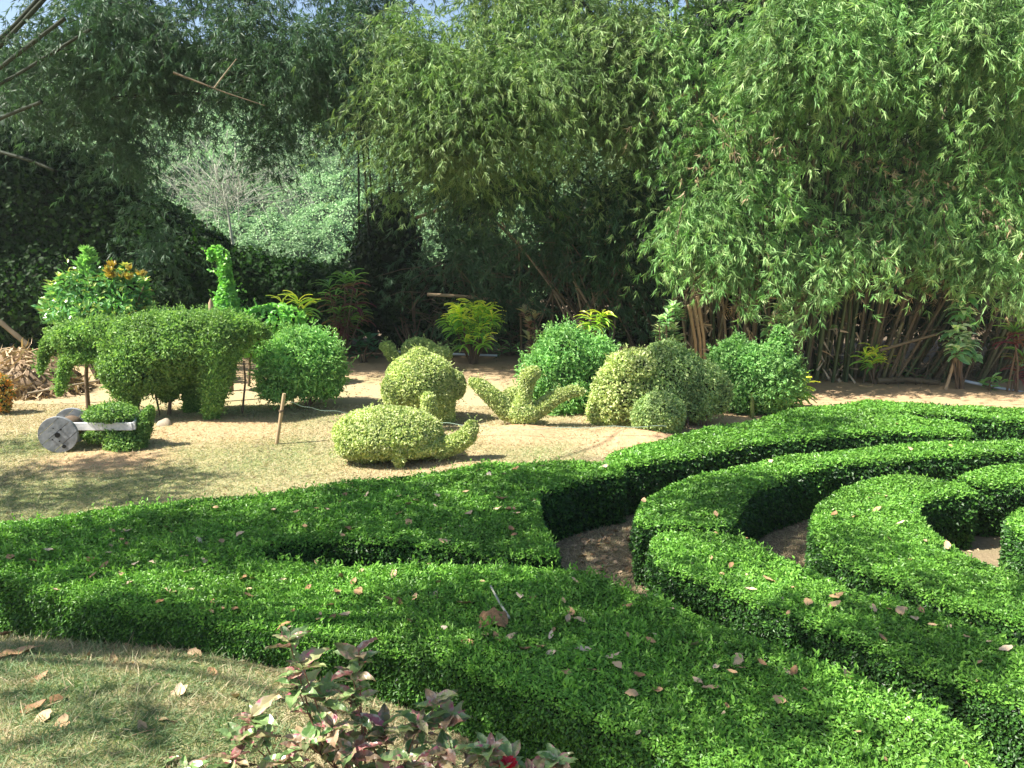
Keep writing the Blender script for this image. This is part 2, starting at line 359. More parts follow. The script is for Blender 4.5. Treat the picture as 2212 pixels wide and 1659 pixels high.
    litter = np.maximum(litter, .35 * ((y < 5.9) & (x < -1)) * sstep(5.0, 5.5, y))
    me = o.data
    for nm, arr in (('green', green), ('soil', soil), ('litter', litter)):
        a = me.attributes.new(nm, 'FLOAT', 'POINT'); a.data.foreach_set('value', np.clip(arr, 0, 1).astype(np.float32))
make_ground()

# ------------------------------------------------------------------ hedges
def chaikin(P, n=2):
    P = np.asarray(P, float)
    for _ in range(n):
        Q = np.roll(P, -1, 0); P = np.stack([.75 * P + .25 * Q, .25 * P + .75 * Q], 1).reshape(-1, P.shape[1])
    return P
ZT = 0.65
def lump(x, y): return .014 * np.sin(x * 3.1 + y * 1.7) + .009 * np.sin(x * 7.3 - y * 5.9) + .007 * np.sin(y * 11 + x * 4)
HEDGES = {}
def hedge(key, label, px_poly, zt=ZT, extra=(), sprigs=0):
    poly = np.array([G(a, b, zt)[:2] for a, b in px_poly] + [np.asarray(e, float) for e in extra])
    poly = chaikin(poly, 2)
    area = .5 * np.sum(poly[:, 0] * np.roll(poly[:, 1], -1) - np.roll(poly[:, 0], -1) * poly[:, 1])
    if area < 0: poly = poly[::-1]
    HEDGES[key] = (poly, zt)
    E_ = np.roll(poly, -1, 0) - poly; el = np.linalg.norm(E_, axis=1)
    en = np.stack([E_[:, 1], -E_[:, 0]], 1) / np.maximum(el[:, None], 1e-6)
    mb = MB()
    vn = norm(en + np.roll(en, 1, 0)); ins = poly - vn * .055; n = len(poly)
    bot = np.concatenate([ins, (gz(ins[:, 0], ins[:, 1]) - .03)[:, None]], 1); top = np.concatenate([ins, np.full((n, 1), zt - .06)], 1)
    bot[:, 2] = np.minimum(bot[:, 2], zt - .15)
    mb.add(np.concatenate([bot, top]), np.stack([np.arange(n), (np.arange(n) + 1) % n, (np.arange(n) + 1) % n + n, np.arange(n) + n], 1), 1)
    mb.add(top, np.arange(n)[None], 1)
    def sz(y): return np.clip(.0049 * y, .025, .055)
    # top leaves
    lo, hi = poly.min(0), poly.max(0); ar = np.prod(hi - lo)
    smin = sz(max(lo[1], 3.3))
    npts = int(ar * 8.5 / smin ** 2)
    Q = lo + RNG.random((npts, 2)) * (hi - lo)
    Q = Q[RNG.random(npts) < (smin / sz(Q[:, 1])) ** 2]; Q = Q[in_poly(Q, poly)]
    s = sz(Q[:, 1])
    d = np.full(len(Q), 9.0); nn = np.zeros((len(Q), 2))
    for i in range(n):
        ap = Q - poly[i]; tt = np.clip((ap @ E_[i]) / max(el[i] ** 2, 1e-9), 0, 1); dd = np.linalg.norm(ap - tt[:, None] * E_[i], axis=1)
        u = dd < d; d[u] = dd[u]; nn[u] = en[i]
    R = .065; k = np.clip(1 - d / R, 0, 1)
    z = zt + lump(Q[:, 0], Q[:, 1]) - R * .9 * (1 - np.sqrt(np.maximum(0, 1 - k ** 2))) + RNG.normal(size=len(Q)) * .010 - RNG.random(len(Q)) ** 2 * .03
    P = np.concatenate([Q, z[:, None]], 1)
    Nn = np.concatenate([nn * (k * .9)[:, None], np.ones((len(Q), 1))], 1) + RNG.normal(size=P.shape) * .50
    D = rdir(len(Q)); D[:, 2] = np.abs(D[:, 2]) * .6 + .08; D[:, :2] += nn * k[:, None] * .4
    L = s * (.75 + .5 * RNG.random(len(Q)))
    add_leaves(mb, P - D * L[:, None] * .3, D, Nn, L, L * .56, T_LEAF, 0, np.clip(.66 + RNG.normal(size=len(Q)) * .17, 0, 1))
    # side leaves, tinted darker to paint in face shade; near hedge kept lighter
    cum = np.concatenate([[0], np.cumsum(el)]); tot = cum[-1]
    npts = int(tot * zt * 7 / smin ** 2); u = RNG.random(npts) * tot
    idx = np.clip(np.searchsorted(cum, u, side='right') - 1, 0, n - 1); tt = (u - cum[idx]) / np.maximum(el[idx], 1e-9)
    B = poly[idx] + tt[:, None] * E_[idx]; g = gz(B[:, 0], B[:, 1])
    h = RNG.random(npts); zz = g + .01 + (zt - .03 - g) * h
    keep = (RNG.random(npts) < (smin / sz(B[:, 1])) ** 2) & (zz > g)
    B, idx, zz, h = B[keep], idx[keep], zz[keep], h[keep]; s = sz(B[:, 1]) * 1.1; nm = en[idx]
    ins_ = (.008 * RNG.normal(size=len(B)) - .03 * RNG.random(len(B)) ** 2 + .035 * np.sin(u[keep] * 9) * np.sin(zz * 13) * .6 - .05 * np.clip(h - .85, 0, 1) / .15 - .03 * (1 - h) ** 3)
    P = np.concatenate([B + nm * ins_[:, None], zz[:, None]], 1)
    N3 = np.concatenate([nm, np.full((len(B), 1), .35)], 1) + RNG.normal(size=P.shape) * .5
    D = rdir(len(B)); D[:, :2] += nm * .5; D[:, 2] -= .25
    L = s * (.75 + .5 * RNG.random(len(B)))
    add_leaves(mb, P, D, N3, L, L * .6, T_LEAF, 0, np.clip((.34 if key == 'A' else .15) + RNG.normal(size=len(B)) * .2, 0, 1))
    # shoots standing proud of the clipped top
    if sprigs:
        ii = RNG.integers(0, len(Q), sprigs)
        for q in range(4):
            P = np.concatenate([Q[ii], (z[ii] + .012 + .018 * q)[:, None]], 1) + RNG.normal(size=(sprigs, 3)) * .006
            D = rdir(sprigs); D[:, 2] = np.abs(D[:, 2]) + .5; L = s_ = .03 + .02 * RNG.random(sprigs)
            add_leaves(mb, P, D, rdir(sprigs) + [0, 0, .5], L, L * .45, T_LEAF, 0, .6 + .4 * RNG.random(sprigs))
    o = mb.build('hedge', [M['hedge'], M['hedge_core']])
    return tag(o, label, 'hedge', 'clipped hedges of the maze')

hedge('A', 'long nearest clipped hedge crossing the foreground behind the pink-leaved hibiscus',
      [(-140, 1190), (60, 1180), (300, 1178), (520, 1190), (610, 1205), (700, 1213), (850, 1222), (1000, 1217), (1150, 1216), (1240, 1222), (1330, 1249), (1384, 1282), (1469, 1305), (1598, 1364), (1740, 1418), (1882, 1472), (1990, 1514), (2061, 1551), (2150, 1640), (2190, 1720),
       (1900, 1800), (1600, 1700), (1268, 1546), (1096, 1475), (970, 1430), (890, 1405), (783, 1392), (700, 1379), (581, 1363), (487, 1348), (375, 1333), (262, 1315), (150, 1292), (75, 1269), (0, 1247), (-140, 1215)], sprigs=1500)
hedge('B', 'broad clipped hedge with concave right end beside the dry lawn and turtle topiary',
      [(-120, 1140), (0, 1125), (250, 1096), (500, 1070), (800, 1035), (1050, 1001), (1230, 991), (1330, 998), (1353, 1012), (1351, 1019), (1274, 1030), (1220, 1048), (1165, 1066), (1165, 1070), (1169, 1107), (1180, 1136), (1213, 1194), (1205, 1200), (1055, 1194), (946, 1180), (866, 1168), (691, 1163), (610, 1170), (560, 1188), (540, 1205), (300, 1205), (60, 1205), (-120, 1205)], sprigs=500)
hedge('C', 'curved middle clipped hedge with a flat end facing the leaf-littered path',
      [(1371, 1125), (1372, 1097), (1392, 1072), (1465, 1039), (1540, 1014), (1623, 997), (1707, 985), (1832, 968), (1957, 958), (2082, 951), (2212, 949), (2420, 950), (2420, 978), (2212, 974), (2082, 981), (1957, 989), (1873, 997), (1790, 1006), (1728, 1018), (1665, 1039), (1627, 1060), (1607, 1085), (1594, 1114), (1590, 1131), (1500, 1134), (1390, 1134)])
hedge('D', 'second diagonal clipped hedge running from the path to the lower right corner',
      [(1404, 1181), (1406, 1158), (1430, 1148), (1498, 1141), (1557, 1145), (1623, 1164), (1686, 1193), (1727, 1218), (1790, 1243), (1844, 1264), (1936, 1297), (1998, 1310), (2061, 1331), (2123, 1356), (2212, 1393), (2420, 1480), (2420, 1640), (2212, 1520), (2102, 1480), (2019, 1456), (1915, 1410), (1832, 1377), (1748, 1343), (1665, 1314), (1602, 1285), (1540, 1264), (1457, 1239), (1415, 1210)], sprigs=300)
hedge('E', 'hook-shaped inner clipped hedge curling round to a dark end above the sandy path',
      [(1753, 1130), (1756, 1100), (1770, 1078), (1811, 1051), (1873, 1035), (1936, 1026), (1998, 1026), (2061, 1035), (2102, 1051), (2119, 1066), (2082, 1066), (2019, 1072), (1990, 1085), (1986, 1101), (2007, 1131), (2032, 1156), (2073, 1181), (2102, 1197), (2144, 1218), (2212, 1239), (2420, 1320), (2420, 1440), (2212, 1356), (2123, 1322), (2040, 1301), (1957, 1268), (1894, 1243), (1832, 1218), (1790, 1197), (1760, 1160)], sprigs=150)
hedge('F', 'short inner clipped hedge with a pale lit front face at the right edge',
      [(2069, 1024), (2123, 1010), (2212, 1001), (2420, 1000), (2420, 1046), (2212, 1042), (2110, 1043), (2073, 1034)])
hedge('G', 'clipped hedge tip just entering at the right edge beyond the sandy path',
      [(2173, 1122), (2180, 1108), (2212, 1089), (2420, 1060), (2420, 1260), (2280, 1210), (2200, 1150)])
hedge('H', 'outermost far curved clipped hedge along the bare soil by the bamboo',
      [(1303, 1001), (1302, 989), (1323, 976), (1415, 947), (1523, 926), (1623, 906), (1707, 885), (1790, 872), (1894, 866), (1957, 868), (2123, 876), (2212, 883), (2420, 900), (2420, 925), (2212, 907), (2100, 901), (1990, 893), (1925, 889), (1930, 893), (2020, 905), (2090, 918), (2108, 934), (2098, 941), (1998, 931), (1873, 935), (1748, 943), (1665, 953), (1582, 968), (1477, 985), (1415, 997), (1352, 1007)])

# ------------------------------------------------------------------ clipped shapes and bushes
def expand(blobs, Y):
    C, R = [], []
    for b in blobs:
        if b[0] == 'E':
            _, px, py, rx, ry = b[:5]; dy = b[5] if len(b) > 5 else 0.0; s = S(px, py, Y + dy)
            rd = b[6] if len(b) > 6 else rx * s * .85
            C.append(at(px, py, Y + dy)); R.append((rx * s, rd, ry * s))
        else:
            pts = b[1]; dy = b[2] if len(b) > 2 else 0.0
            for i in range(len(pts) - 1):
                x0, y0, r0 = pts[i]; x1, y1, r1 = pts[i + 1]
                k = max(2, int(math.hypot(x1 - x0, y1 - y0) / max(2.5, min(r0, r1) * .45)))
                for q in range(k if i < len(pts) - 2 else k + 1):
                    a = q / k; r = r0 + (r1 - r0) * a; px = x0 + (x1 - x0) * a; py = y0 + (y1 - y0) * a
                    s = S(px, py, Y + dy); C.append(at(px, py, Y + dy)); R.append((r * s,) * 3)
    return np.array(C), np.array(R)
def shell(C, R, dens, allC, allR, depth=.12, jit=.0, lumpy=.0):
    P, N = [], []
    for c, r in zip(C, R):
        a = 4 * math.pi * ((r[0] * r[1]) ** 1.6 / 3 + (r[0] * r[2]) ** 1.6 / 3 + (r[1] * r[2]) ** 1.6 / 3) ** (1 / 1.6)
        n = max(8, int(a * dens)); d = rdir(n); k = 1 - depth * RNG.random(n) ** 1.5 + jit * RNG.normal(size=n)
        q = c + d * r; k = k + lumpy * (np.sin(q[:, 0] * 7 + q[:, 2] * 5) * np.sin(q[:, 1] * 6 + 2) * np.sin(q[:, 2] * 8 + q[:, 0] * 3) + .5 * np.sin(q[:, 0] * 15 + 1) * np.sin(q[:, 2] * 17 + q[:, 1] * 11))
        P.append(c + d * r * k[:, None]); N.append(norm(d / r))
    P = np.concatenate(P); N = np.concatenate(N); keep = np.ones(len(P), bool)
    for c, r in zip(allC, allR):
        keep &= (((P - c) / r) ** 2).sum(1) > (1 - depth - .06) ** 2
    keep &= P[:, 2] > gz(P[:, 0], P[:, 1]) + .01
    return P[keep], N[keep]
def foliage(mb, C, R, allC, allR, leaf, cover=3.0, depth=.12, jit=0., droop=.2, outw=.5, tmpl=T_LEAF, ratio=.55, core=.80, lumpy=.012, stray=.004):
    P, N = shell(C, R, cover / (leaf * leaf * ratio * .5), allC, allR, depth, jit, lumpy)
    n = len(P); D = rdir(n) + N * outw; D[:, 2] -= droop
    L = leaf * (.7 + .6 * RNG.random(n))
    add_leaves(mb, P - norm(D) * L[:, None] * .3, D, N + RNG.normal(size=N.shape) * .55 + [0, 0, .25], L, L * ratio, tmpl, 0)
    m = int(n * stray)
    if m:
        ii = RNG.integers(0, n, m); dr = norm(N[ii] + rdir(m) * .6 + [0, 0, .3])
        for q in range(5):
            add_leaves(mb, P[ii] + dr * leaf * (.25 + .42 * q), dr + rdir(m) * .9, rdir(m), leaf * .8, leaf * .8 * ratio, tmpl, 0)
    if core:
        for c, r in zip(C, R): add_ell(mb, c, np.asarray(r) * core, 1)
def shaped(name, label, cat, Y, base, parts, mat, leaf, stems=(), group=None, partmats=None, **kw):
    """parts: list of (part name, blobs)"""
    loc = at(base[0], base[1], Y); loc[2] = gz(loc[0], loc[1])
    root = thing(name, label, cat, loc, group)
    ex = [expand(b, Y) for _, b in parts]
    aC = np.concatenate([e[0] for e in ex]); aR = np.concatenate([e[1] for e in ex])
    for (pn, _), (C, R) in zip(parts, ex):
        mb = MB(); foliage(mb, C, R, aC, aR, leaf, **kw)
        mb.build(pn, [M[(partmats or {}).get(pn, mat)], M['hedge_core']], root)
    for st in stems:
        pts = [at(x, y, Y + (st[2] if len(st) > 2 else 0)) for x, y in st[0]]
        pts[0][2] = gz(pts[0][0], pts[0][1]) - .03
        mb = MB(); r0 = st[1] * S(*st[0][0], Y); add_tube(mb, pts, np.linspace(r0, r0 * .7, len(pts)), 7)
        mb.build('stem', M[st[3]] if len(st) > 3 else M['stem'], root)
    return root

E, T = 'E', 'T'
YE = 13.9
shaped('elephant_topiary', 'largest leafy topiary shaped like an elephant with drooping trunk, behind the cable reel cart', 'topiary', YE, (360, 905), [
    ('body', [(E, 365, 742, 150, 68, 0, .75), (E, 300, 790, 78, 62, -.1, .6), (E, 480, 722, 62, 48, 0, .55), (E, 345, 805, 70, 36, .1, .45), (E, 410, 700, 110, 28, 0, .55)]),
    ('head', [(E, 178, 728, 62, 36, 0, .4), (E, 188, 766, 38, 17, -.1, .3), (E, 220, 715, 50, 30, 0, .4)]),
    ('ear', [(T, [(135, 722, 20), (104, 742, 14), (93, 778, 9), (88, 802, 5)], .3)]),
    ('trunk', [(T, [(165, 760, 18), (142, 785, 13), (134, 825, 10), (127, 850, 5)], -.2)]),
    ('tail', [(T, [(520, 705, 26), (558, 712, 15), (577, 724, 8)])]),
    ('leg', [(T, [(255, 795, 38), (270, 832, 30), (284, 864, 17), (288, 880, 10)], -.25)]),
    ('leg', [(T, [(350, 812, 34), (362, 838, 26), (364, 850, 18)], .3)]),
    ('leg', [(T, [(414, 790, 34), (415, 840, 19), (415, 893, 16)], .55)]),
    ('leg', [(T, [(468, 740, 50), (470, 790, 37), (464, 840, 26), (458, 880, 19), (456, 908, 13)], -.25)])],
    'elephant', .062, stems=[([(366, 905), (366, 885), (368, 862)], 5, .2), ([(345, 893), (340, 870), (335, 850)], 2.5, .2), ([(186, 846), (186, 815), (188, 780)], 5, .3), ([(520, 855), (530, 825), (527, 780)], 2.5, .3)], cover=3.0, depth=.2, jit=.045, lumpy=.05, stray=.02)
shaped('goose_neck_topiary', 'tall bright vine topiary like a goose neck with hooked head behind the elephant topiary', 'topiary', 16.5, (490, 780), [
    ('neck', [(T, [(486, 585, 12), (489, 605, 13), (490, 630, 17), (491, 655, 24), (492, 690, 30)])]),
    ('head', [(T, [(456, 556, 7), (460, 545, 10), (468, 541, 11), (478, 550, 12), (485, 568, 12), (487, 583, 12)])]),
    ('body', [(E, 500, 725, 52, 48)])], 'vinebright', .10, stems=[([(495, 785), (495, 765), (495, 750)], 6)], cover=2.3, depth=.25, tmpl=T_BROAD, ratio=.7, droop=.5, jit=.02, lumpy=.03, stray=.008)
shaped('glossy_bush', 'glossy green flat-topped bush between goose neck topiary and cordyline', 'bush', 17.0, (595, 775), [
    ('crown', [(E, 590, 690, 62, 33), (E, 560, 715, 40, 25), (E, 545, 740, 22, 30), (E, 625, 690, 34, 28)])], 'vinebright', .13,
    stems=[([(596, 775), (592, 740), (590, 715)], 4), ([(535, 800), (540, 775), (545, 755)], 3)], cover=1.9, depth=.35, tmpl=T_BROAD, ratio=.6, droop=.6, jit=.06)
shaped('round_bush', 'round fine-leaved green bush on its own beside the bamboo stake', 'bush', 14.7, (662, 880), [
    ('crown', [(E, 655, 778, 84, 66), (E, 640, 800, 86, 55), (E, 690, 800, 55, 55), (E, 600, 842, 42, 24, -.3), (E, 700, 835, 40, 25), (E, 650, 735, 50, 28)])], 'bush', .092,
    stems=[([(664, 880), (655, 855), (640, 820)], 3), ([(668, 880), (672, 850), (690, 820)], 3), ([(660, 880), (690, 855), (720, 830)], 2)], cover=2.2, depth=.42, jit=.11, ratio=.36, droop=.5, core=.66, lumpy=.10, stray=.03)
shaped('ball_topiary', 'large yellow-green ball topiary with pointed top and stubby legs behind the turtle topiary', 'topiary', 13.7, (905, 905), [
    ('body', [(E, 908, 822, 76, 62), (T, [(905, 775, 26), (906, 765, 12), (906, 759, 5)])]),
    ('leg', [(E, 850, 842, 26, 36, -.25), (T, [(848, 860, 20), (846, 868, 15)], -.25)]),
    ('leg', [(E, 982, 832, 24, 32, 0)]),
    ('leg', [(T, [(945, 845, 38), (955, 885, 27), (962, 915, 20)], -.1)]),
    ('trunk', [(T, [(925, 862, 15), (927, 880, 17), (932, 893, 12)], -.7)])], 'pale', .05, stems=[([(905, 905), (905, 890), (905, 860)], 5)], cover=3.2, depth=.10)
shaped('snail_topiary', 'small far grey-green topiary with an upright head, beyond the ball topiary', 'topiary', 18.8, (900, 790), [
    ('body', [(E, 905, 757, 38, 28), (E, 955, 765, 22, 16), (E, 925, 765, 35, 22)]),
    ('head', [(T, [(828, 748, 8), (838, 750, 13), (848, 768, 13), (858, 780, 12)])])], 'palegreen', .065, stems=[([(900, 792), (900, 775), (900, 765)], 4), ([(857, 795), (857, 785), (855, 775)], 3)], cover=3, depth=.15)
shaped('turtle_topiary', 'low yellow-green turtle topiary with raised head, nearest the hedge', 'topiary', 11.3, (850, 1000), [
    ('shell', [(E, 838, 934, 118, 56, 0, .62), (E, 772, 962, 46, 28, -.1, .35), (E, 880, 955, 90, 30, 0, .5), (E, 800, 975, 45, 17, .1, .4)]),
    ('leg', [(T, [(862, 972, 18), (862, 990, 14), (864, 1004, 8)], -.45)]),
    ('leg', [(T, [(790, 978, 18), (795, 986, 13)], -.2)]),
    ('leg', [(T, [(930, 970, 16), (930, 985, 10)], .5)]),
    ('head', [(T, [(950, 968, 22), (985, 958, 20), (1008, 943, 19), (1018, 926, 15), (1018, 918, 11)], -.1)])], 'pale', .05, stems=[([(830, 990), (830, 980), (830, 960)], 6), ([(900, 990), (900, 980), (900, 960)], 5)], cover=3.2, depth=.12)
shaped('bird_topiary', 'yellow-green bird topiary with two raised wings on a sandy mound', 'topiary', 13.1, (1130, 928), [
    ('body', [(E, 1130, 895, 33, 28), (E, 1110, 858, 26, 22, .35)]),
    ('wing', [(T, [(1020, 824, 8), (1040, 836, 16), (1070, 862, 19), (1095, 890, 19)], .1)]),
    ('wing', [(T, [(1256, 846, 7), (1235, 845, 12), (1200, 858, 15), (1170, 880, 18), (1150, 893, 18)], .1)]),
    ('head', [(T, [(1158, 803, 8), (1152, 806, 15), (1142, 813, 18), (1138, 835, 13), (1134, 858, 14), (1126, 880, 20)], .05)])], 'pale', .048, stems=[([(1130, 930), (1130, 918), (1130, 900)], 5)], cover=3.2, depth=.15)
shaped('tall_green_bush', 'tall loose green bush standing behind the bird topiary', 'bush', 14.6, (1220, 912), [
    ('crown', [(E, 1222, 768, 64, 62), (E, 1180, 810, 58, 60), (E, 1285, 765, 48, 38), (E, 1225, 845, 66, 58), (E, 1270, 815, 50, 60), (E, 1205, 885, 40, 24, -.2), (E, 1215, 728, 32, 24)])], 'bush', .085,
    stems=[([(1225, 915), (1222, 895), (1220, 860)], 4), ([(1250, 905), (1252, 880), (1250, 850)], 3)], cover=2.2, depth=.4, jit=.10, ratio=.40, droop=.6, core=.68, lumpy=.10, stray=.03)
shaped('pale_topiary', 'widest pale variegated topiary with dark thin trunks beside the far hedge', 'topiary', 13.5, (1420, 925), [
    ('crown', [(E, 1340, 850, 62, 75), (E, 1372, 790, 66, 36), (E, 1300, 880, 32, 42), (E, 1390, 850, 55, 70), (E, 1320, 900, 40, 24)]),
    ('darker_crown', [(E, 1450, 815, 72, 68), (E, 1505, 835, 58, 62), (E, 1550, 850, 30, 45), (E, 1440, 755, 40, 18), (E, 1500, 870, 50, 38)])], 'pale', .06, partmats={'darker_crown': 'palegreen'},
    stems=[([(1300, 932), (1302, 920), (1306, 905)], 3), ([(1488, 936), (1486, 915), (1482, 890)], 3, -.3), ([(1515, 932), (1513, 905), (1512, 880)], 2.5, -.2), ([(1526, 930), (1526, 905), (1524, 880)], 2.5, -.2), ([(1400, 935), (1400, 915), (1400, 890)], 4)], cover=2.7, depth=.28, jit=.05, lumpy=.06, stray=.015)
shaped('round_head_topiary', 'grey-green ball topiary squatting right in front of the pale topiary', 'topiary', 12.75, (1424, 945), [
    ('crown', [(E, 1425, 893, 55, 48), (E, 1412, 900, 48, 44), (E, 1430, 915, 45, 32)])], 'palegreen', .055, stems=[([(1424, 948), (1424, 938), (1424, 915)], 5)], cover=3, depth=.15, jit=.02)
shaped('horned_bush', 'bright lime bush topiary with two knobs on top, at the end of the far hedge', 'topiary', 14.4, (1640, 890), [
    ('crown', [(E, 1588, 785, 52, 48), (E, 1640, 785, 72, 40), (E, 1650, 825, 82, 60), (E, 1690, 810, 44, 48), (E, 1600, 850, 52, 40), (E, 1560, 800, 32, 35), (E, 1630, 865, 60, 30)]),
    ('horn', [(E, 1593, 738, 17, 16), (E, 1592, 752, 24, 16)]),
    ('horn', [(E, 1684, 722, 17, 20), (E, 1682, 748, 27, 22)])], 'limebush', .08, stems=[([(1625, 905), (1625, 880), (1625, 850)], 5, -.5, 'greenstem'), ([(1660, 895), (1660, 880), (1655, 850)], 4), ([(1595, 900), (1592, 880), (1592, 855)], 2)], cover=2.3, depth=.35, jit=.08, ratio=.45, core=.66, lumpy=.10, stray=.03)

# strap-leaved and broad-leaved plants
def crowns(name, label, cat, Y, base, cr, mat, n, L, Wd, stem_r=2.5, up=.35, droop=.0, tmpl=T_STRAP, group=None, stems=True, lean=None, flat=False):
    """cr: list of (px, py) leaf-rosette centres, each on a stem from the base"""
    loc = at(base[0], base[1], Y); loc[2] = gz(loc[0], loc[1]); root = thing(name, label, cat, loc, group)
    mb = MB(); ms = MB()
    for q in cr:
        x, y = q[:2]; mul = q[2] if len(q) > 2 else 1.0
        c = at(x, y, Y + RNG.normal() * .12); k = int(n * mul)
        hz = RNG.random(k); a = RNG.random(k) * 2 * math.pi
        D = np.stack([np.cos(a), np.sin(a), up + .9 * (hz - .4) - droop], 1)
        P = c + np.stack([np.zeros(k), np.zeros(k), (hz - .5) * L * .8], 1)
        Nn = np.stack([-np.cos(a) * .5, -np.sin(a) * .5, np.ones(k)], 1) + RNG.normal(size=(k, 3)) * .2
        l = L * (.7 + .5 * RNG.random(k)) * (.6 + .4 * mul)
        add_leaves(mb, P, D, Nn, l, l * Wd, tmpl, 0, np.clip(hz + RNG.normal(size=k) * .2, 0, 1))
        b0 = loc + np.array([RNG.normal() * .05, RNG.normal() * .05, -.03]); m_ = (b0 + c) / 2 + [RNG.normal() * .05, 0, .05]
        add_tube(ms, [b0, m_, c], stem_r * S(x, y, Y) * np.array([1, .8, .5]), 5)
    mb.build('foliage', M[mat], root)
    if stems: ms.build('stem', M['stem'], root)
    return root
def gridpts(cx, cy, rx, ry, n):
    a = RNG.random(n) * 2 * math.pi; r = np.sqrt(RNG.random(n)); return [(cx + rx * r[i] * math.cos(a[i]), cy + ry * r[i] * math.sin(a[i])) for i in range(n)]

cb = crowns('croton_bush', 'big multicoloured croton bush with golden tips behind the elephant topiary', 'bush', 17.2, (215, 760),
       gridpts(215, 650, 100, 45, 46) + gridpts(185, 620, 45, 38, 18) + gridpts(270, 620, 45, 38, 16) + gridpts(150, 640, 55, 40, 26) + gridpts(215, 690, 105, 30, 46), 'croton', 34, .17, .40, tmpl=T_BROAD, up=.6)
mb = MB(); cC, cR = expand([(E, 215, 665, 104, 38), (E, 180, 628, 56, 36), (E, 276, 628, 46, 36), (E, 130, 660, 36, 30), (E, 225, 610, 50, 26)], 17.2)
foliage(mb, cC, cR, cC, cR, .17, 1.7, .35, .08, .1, .9, T_BROAD, .36, .6, .08, .01); mb.build('dense_foliage', [M['croton'], M['hedge_core']], cb)
mb = MB()
for mt, pts, k, mi in (('crotongold', gridpts(243, 590, 10, 14, 5) + gridpts(270, 596, 16, 14, 3) + gridpts(292, 600, 22, 20, 4), 14, 0),):
    for x, y in pts:
        c = at(x, y, 16.8); a = RNG.random(k) * 6.283; D = np.stack([np.cos(a) * .6, np.sin(a) * .6, .3 + RNG.random(k)], 1)
        add_leaves(mb, np.repeat(c[None], k, 0), D, rdir(k), .17, .05, T_BROAD, 0)
mb.build('golden_tips', M['crotongold'], cb)
mb = MB(); P0 = gridpts(186, 572, 16, 28, 16)
for x, y in P0:
    c = at(x, y, 17.0); a = RNG.random(18) * 6.283; D = np.stack([np.cos(a) * .7, np.sin(a) * .7, .2 + RNG.random(18)], 1)
    add_leaves(mb, np.repeat(c[None], 18, 0), D, rdir(18), .2, .06, T_BROAD, 0)
mb.build('spire', M['bush'], cb)
crowns('cordyline', 'tall dark cordyline with red and green drooping strap leaves by the vine bank', 'plant', 20.6, (742, 750),
       [(745, 612, .9), (725, 655, 1), (770, 650, .9), (712, 628, .7), (735, 690, 1.1), (755, 690, 1.2), (742, 712, 1), (780, 682, .6), (765, 612, .6)], 'cordyline', 30, .48, .11, droop=.25)
crowns('palm_tuft', 'yellowish feathery tuft just behind the glossy bush', 'plant', 19.0, (630, 760), [(610, 665, 1), (645, 660, 1.2), (655, 680, .8)], 'mango', 22, .45, .08, droop=.05)
crowns('broad_leaf_plant', 'low dark broad-leaved plant at the foot of the cordyline', 'plant', 20.2, (785, 770), [(775, 745, .8), (795, 740, 1), (768, 758, .7), (810, 757, .7)], 'hosta', 14, .38, .42, tmpl=T_BROAD)
crowns('tall_leafy_shrub', 'slender dark leafy shrub left of the brush pile', 'shrub', 21.2, (895, 745), gridpts(880, 690, 32, 40, 14) + [(890, 620, 1), (895, 640, 1), (850, 660, .8)], 'undergrowth', 16, .3, .3, tmpl=T_BROAD)
crowns('yellow_croton', 'bushy yellow-green croton with drooping leaves under the horizontal pole', 'shrub', 19.8, (1022, 772),
       [(990, 675), (1020, 665), (1050, 672), (975, 695), (1000, 695), (1030, 690), (1062, 690), (985, 712), (1040, 712), (1012, 720), (1005, 740, .8), (1045, 738, .8), (1065, 705, .8), (1010, 690), (1050, 695), (1025, 705), (995, 680), (1040, 675)], 'mango', 36, .36, .17, droop=.35)
crowns('sapling', 'small sapling with hanging yellow-green leaves behind the tall green bush', 'sapling', 16.6, (1290, 800), [(1275, 692), (1300, 688), (1288, 700, .8), (1262, 705, .6)], 'mango', 20, .32, .18, droop=.4)
crowns('copper_leaf_plant', 'upright plant with coppery brown leaves beside the yellow croton', 'plant', 19.6, (1150, 778),
       [(1145, 662), (1135, 680), (1155, 690), (1145, 705), (1160, 720), (1142, 735), (1158, 745), (1145, 760)], 'brownleaf', 13, .28, .42, tmpl=T_BROAD, up=.5)
crowns('white_edged_shrub', 'pale grey variegated shrub in front of the cut bamboo stumps', 'shrub', 16.9, (1440, 800), gridpts(1445, 700, 26, 36, 16) + [(1420, 715, 1), (1462, 735, 1)], 'silver', 16, .22, .3, tmpl=T_BROAD)
crowns('striped_croton', 'tall variegated croton poking up behind the horned lime bush', 'plant', 16.8, (1685, 820), [(1684, 672, 1), (1670, 695, 1), (1660, 715, .8), (1700, 700, .7), (1712, 740, .8), (1690, 675, .6)], 'silver', 18, .3, .22, droop=.3)
crowns('golden_croton', 'single small golden croton on the bare soil before the bamboo culms', 'plant', 17.3, (1885, 824), [(1868, 775, 1), (1890, 765, 1), (1908, 772, 1), (1885, 785, 1), (1905, 790, .8)], 'mango', 20, .32, .17, droop=.1)
crowns('staked_croton', 'tall variegated croton tied to leaning stakes by the blue pipe', 'plant', 16.6, (2072, 840), [(2092, 635, .8), (2078, 668, .9), (2085, 690, .9), (2062, 715, 1), (2078, 730, 1), (2088, 745, .9), (2060, 740, .7), (2070, 760, .9), (2105, 765, .6)], 'silver', 26, .30, .38, droop=.45)
crowns('red_dracaena', 'dracaena with pink and green rosettes cut by the right edge', 'plant', 16.2, (2190, 845), [(2190, 725, 1.2), (2205, 712, 1), (2200, 800, .8), (2210, 780, .8)], 'cordyline', 22, .42, .13, droop=.05)
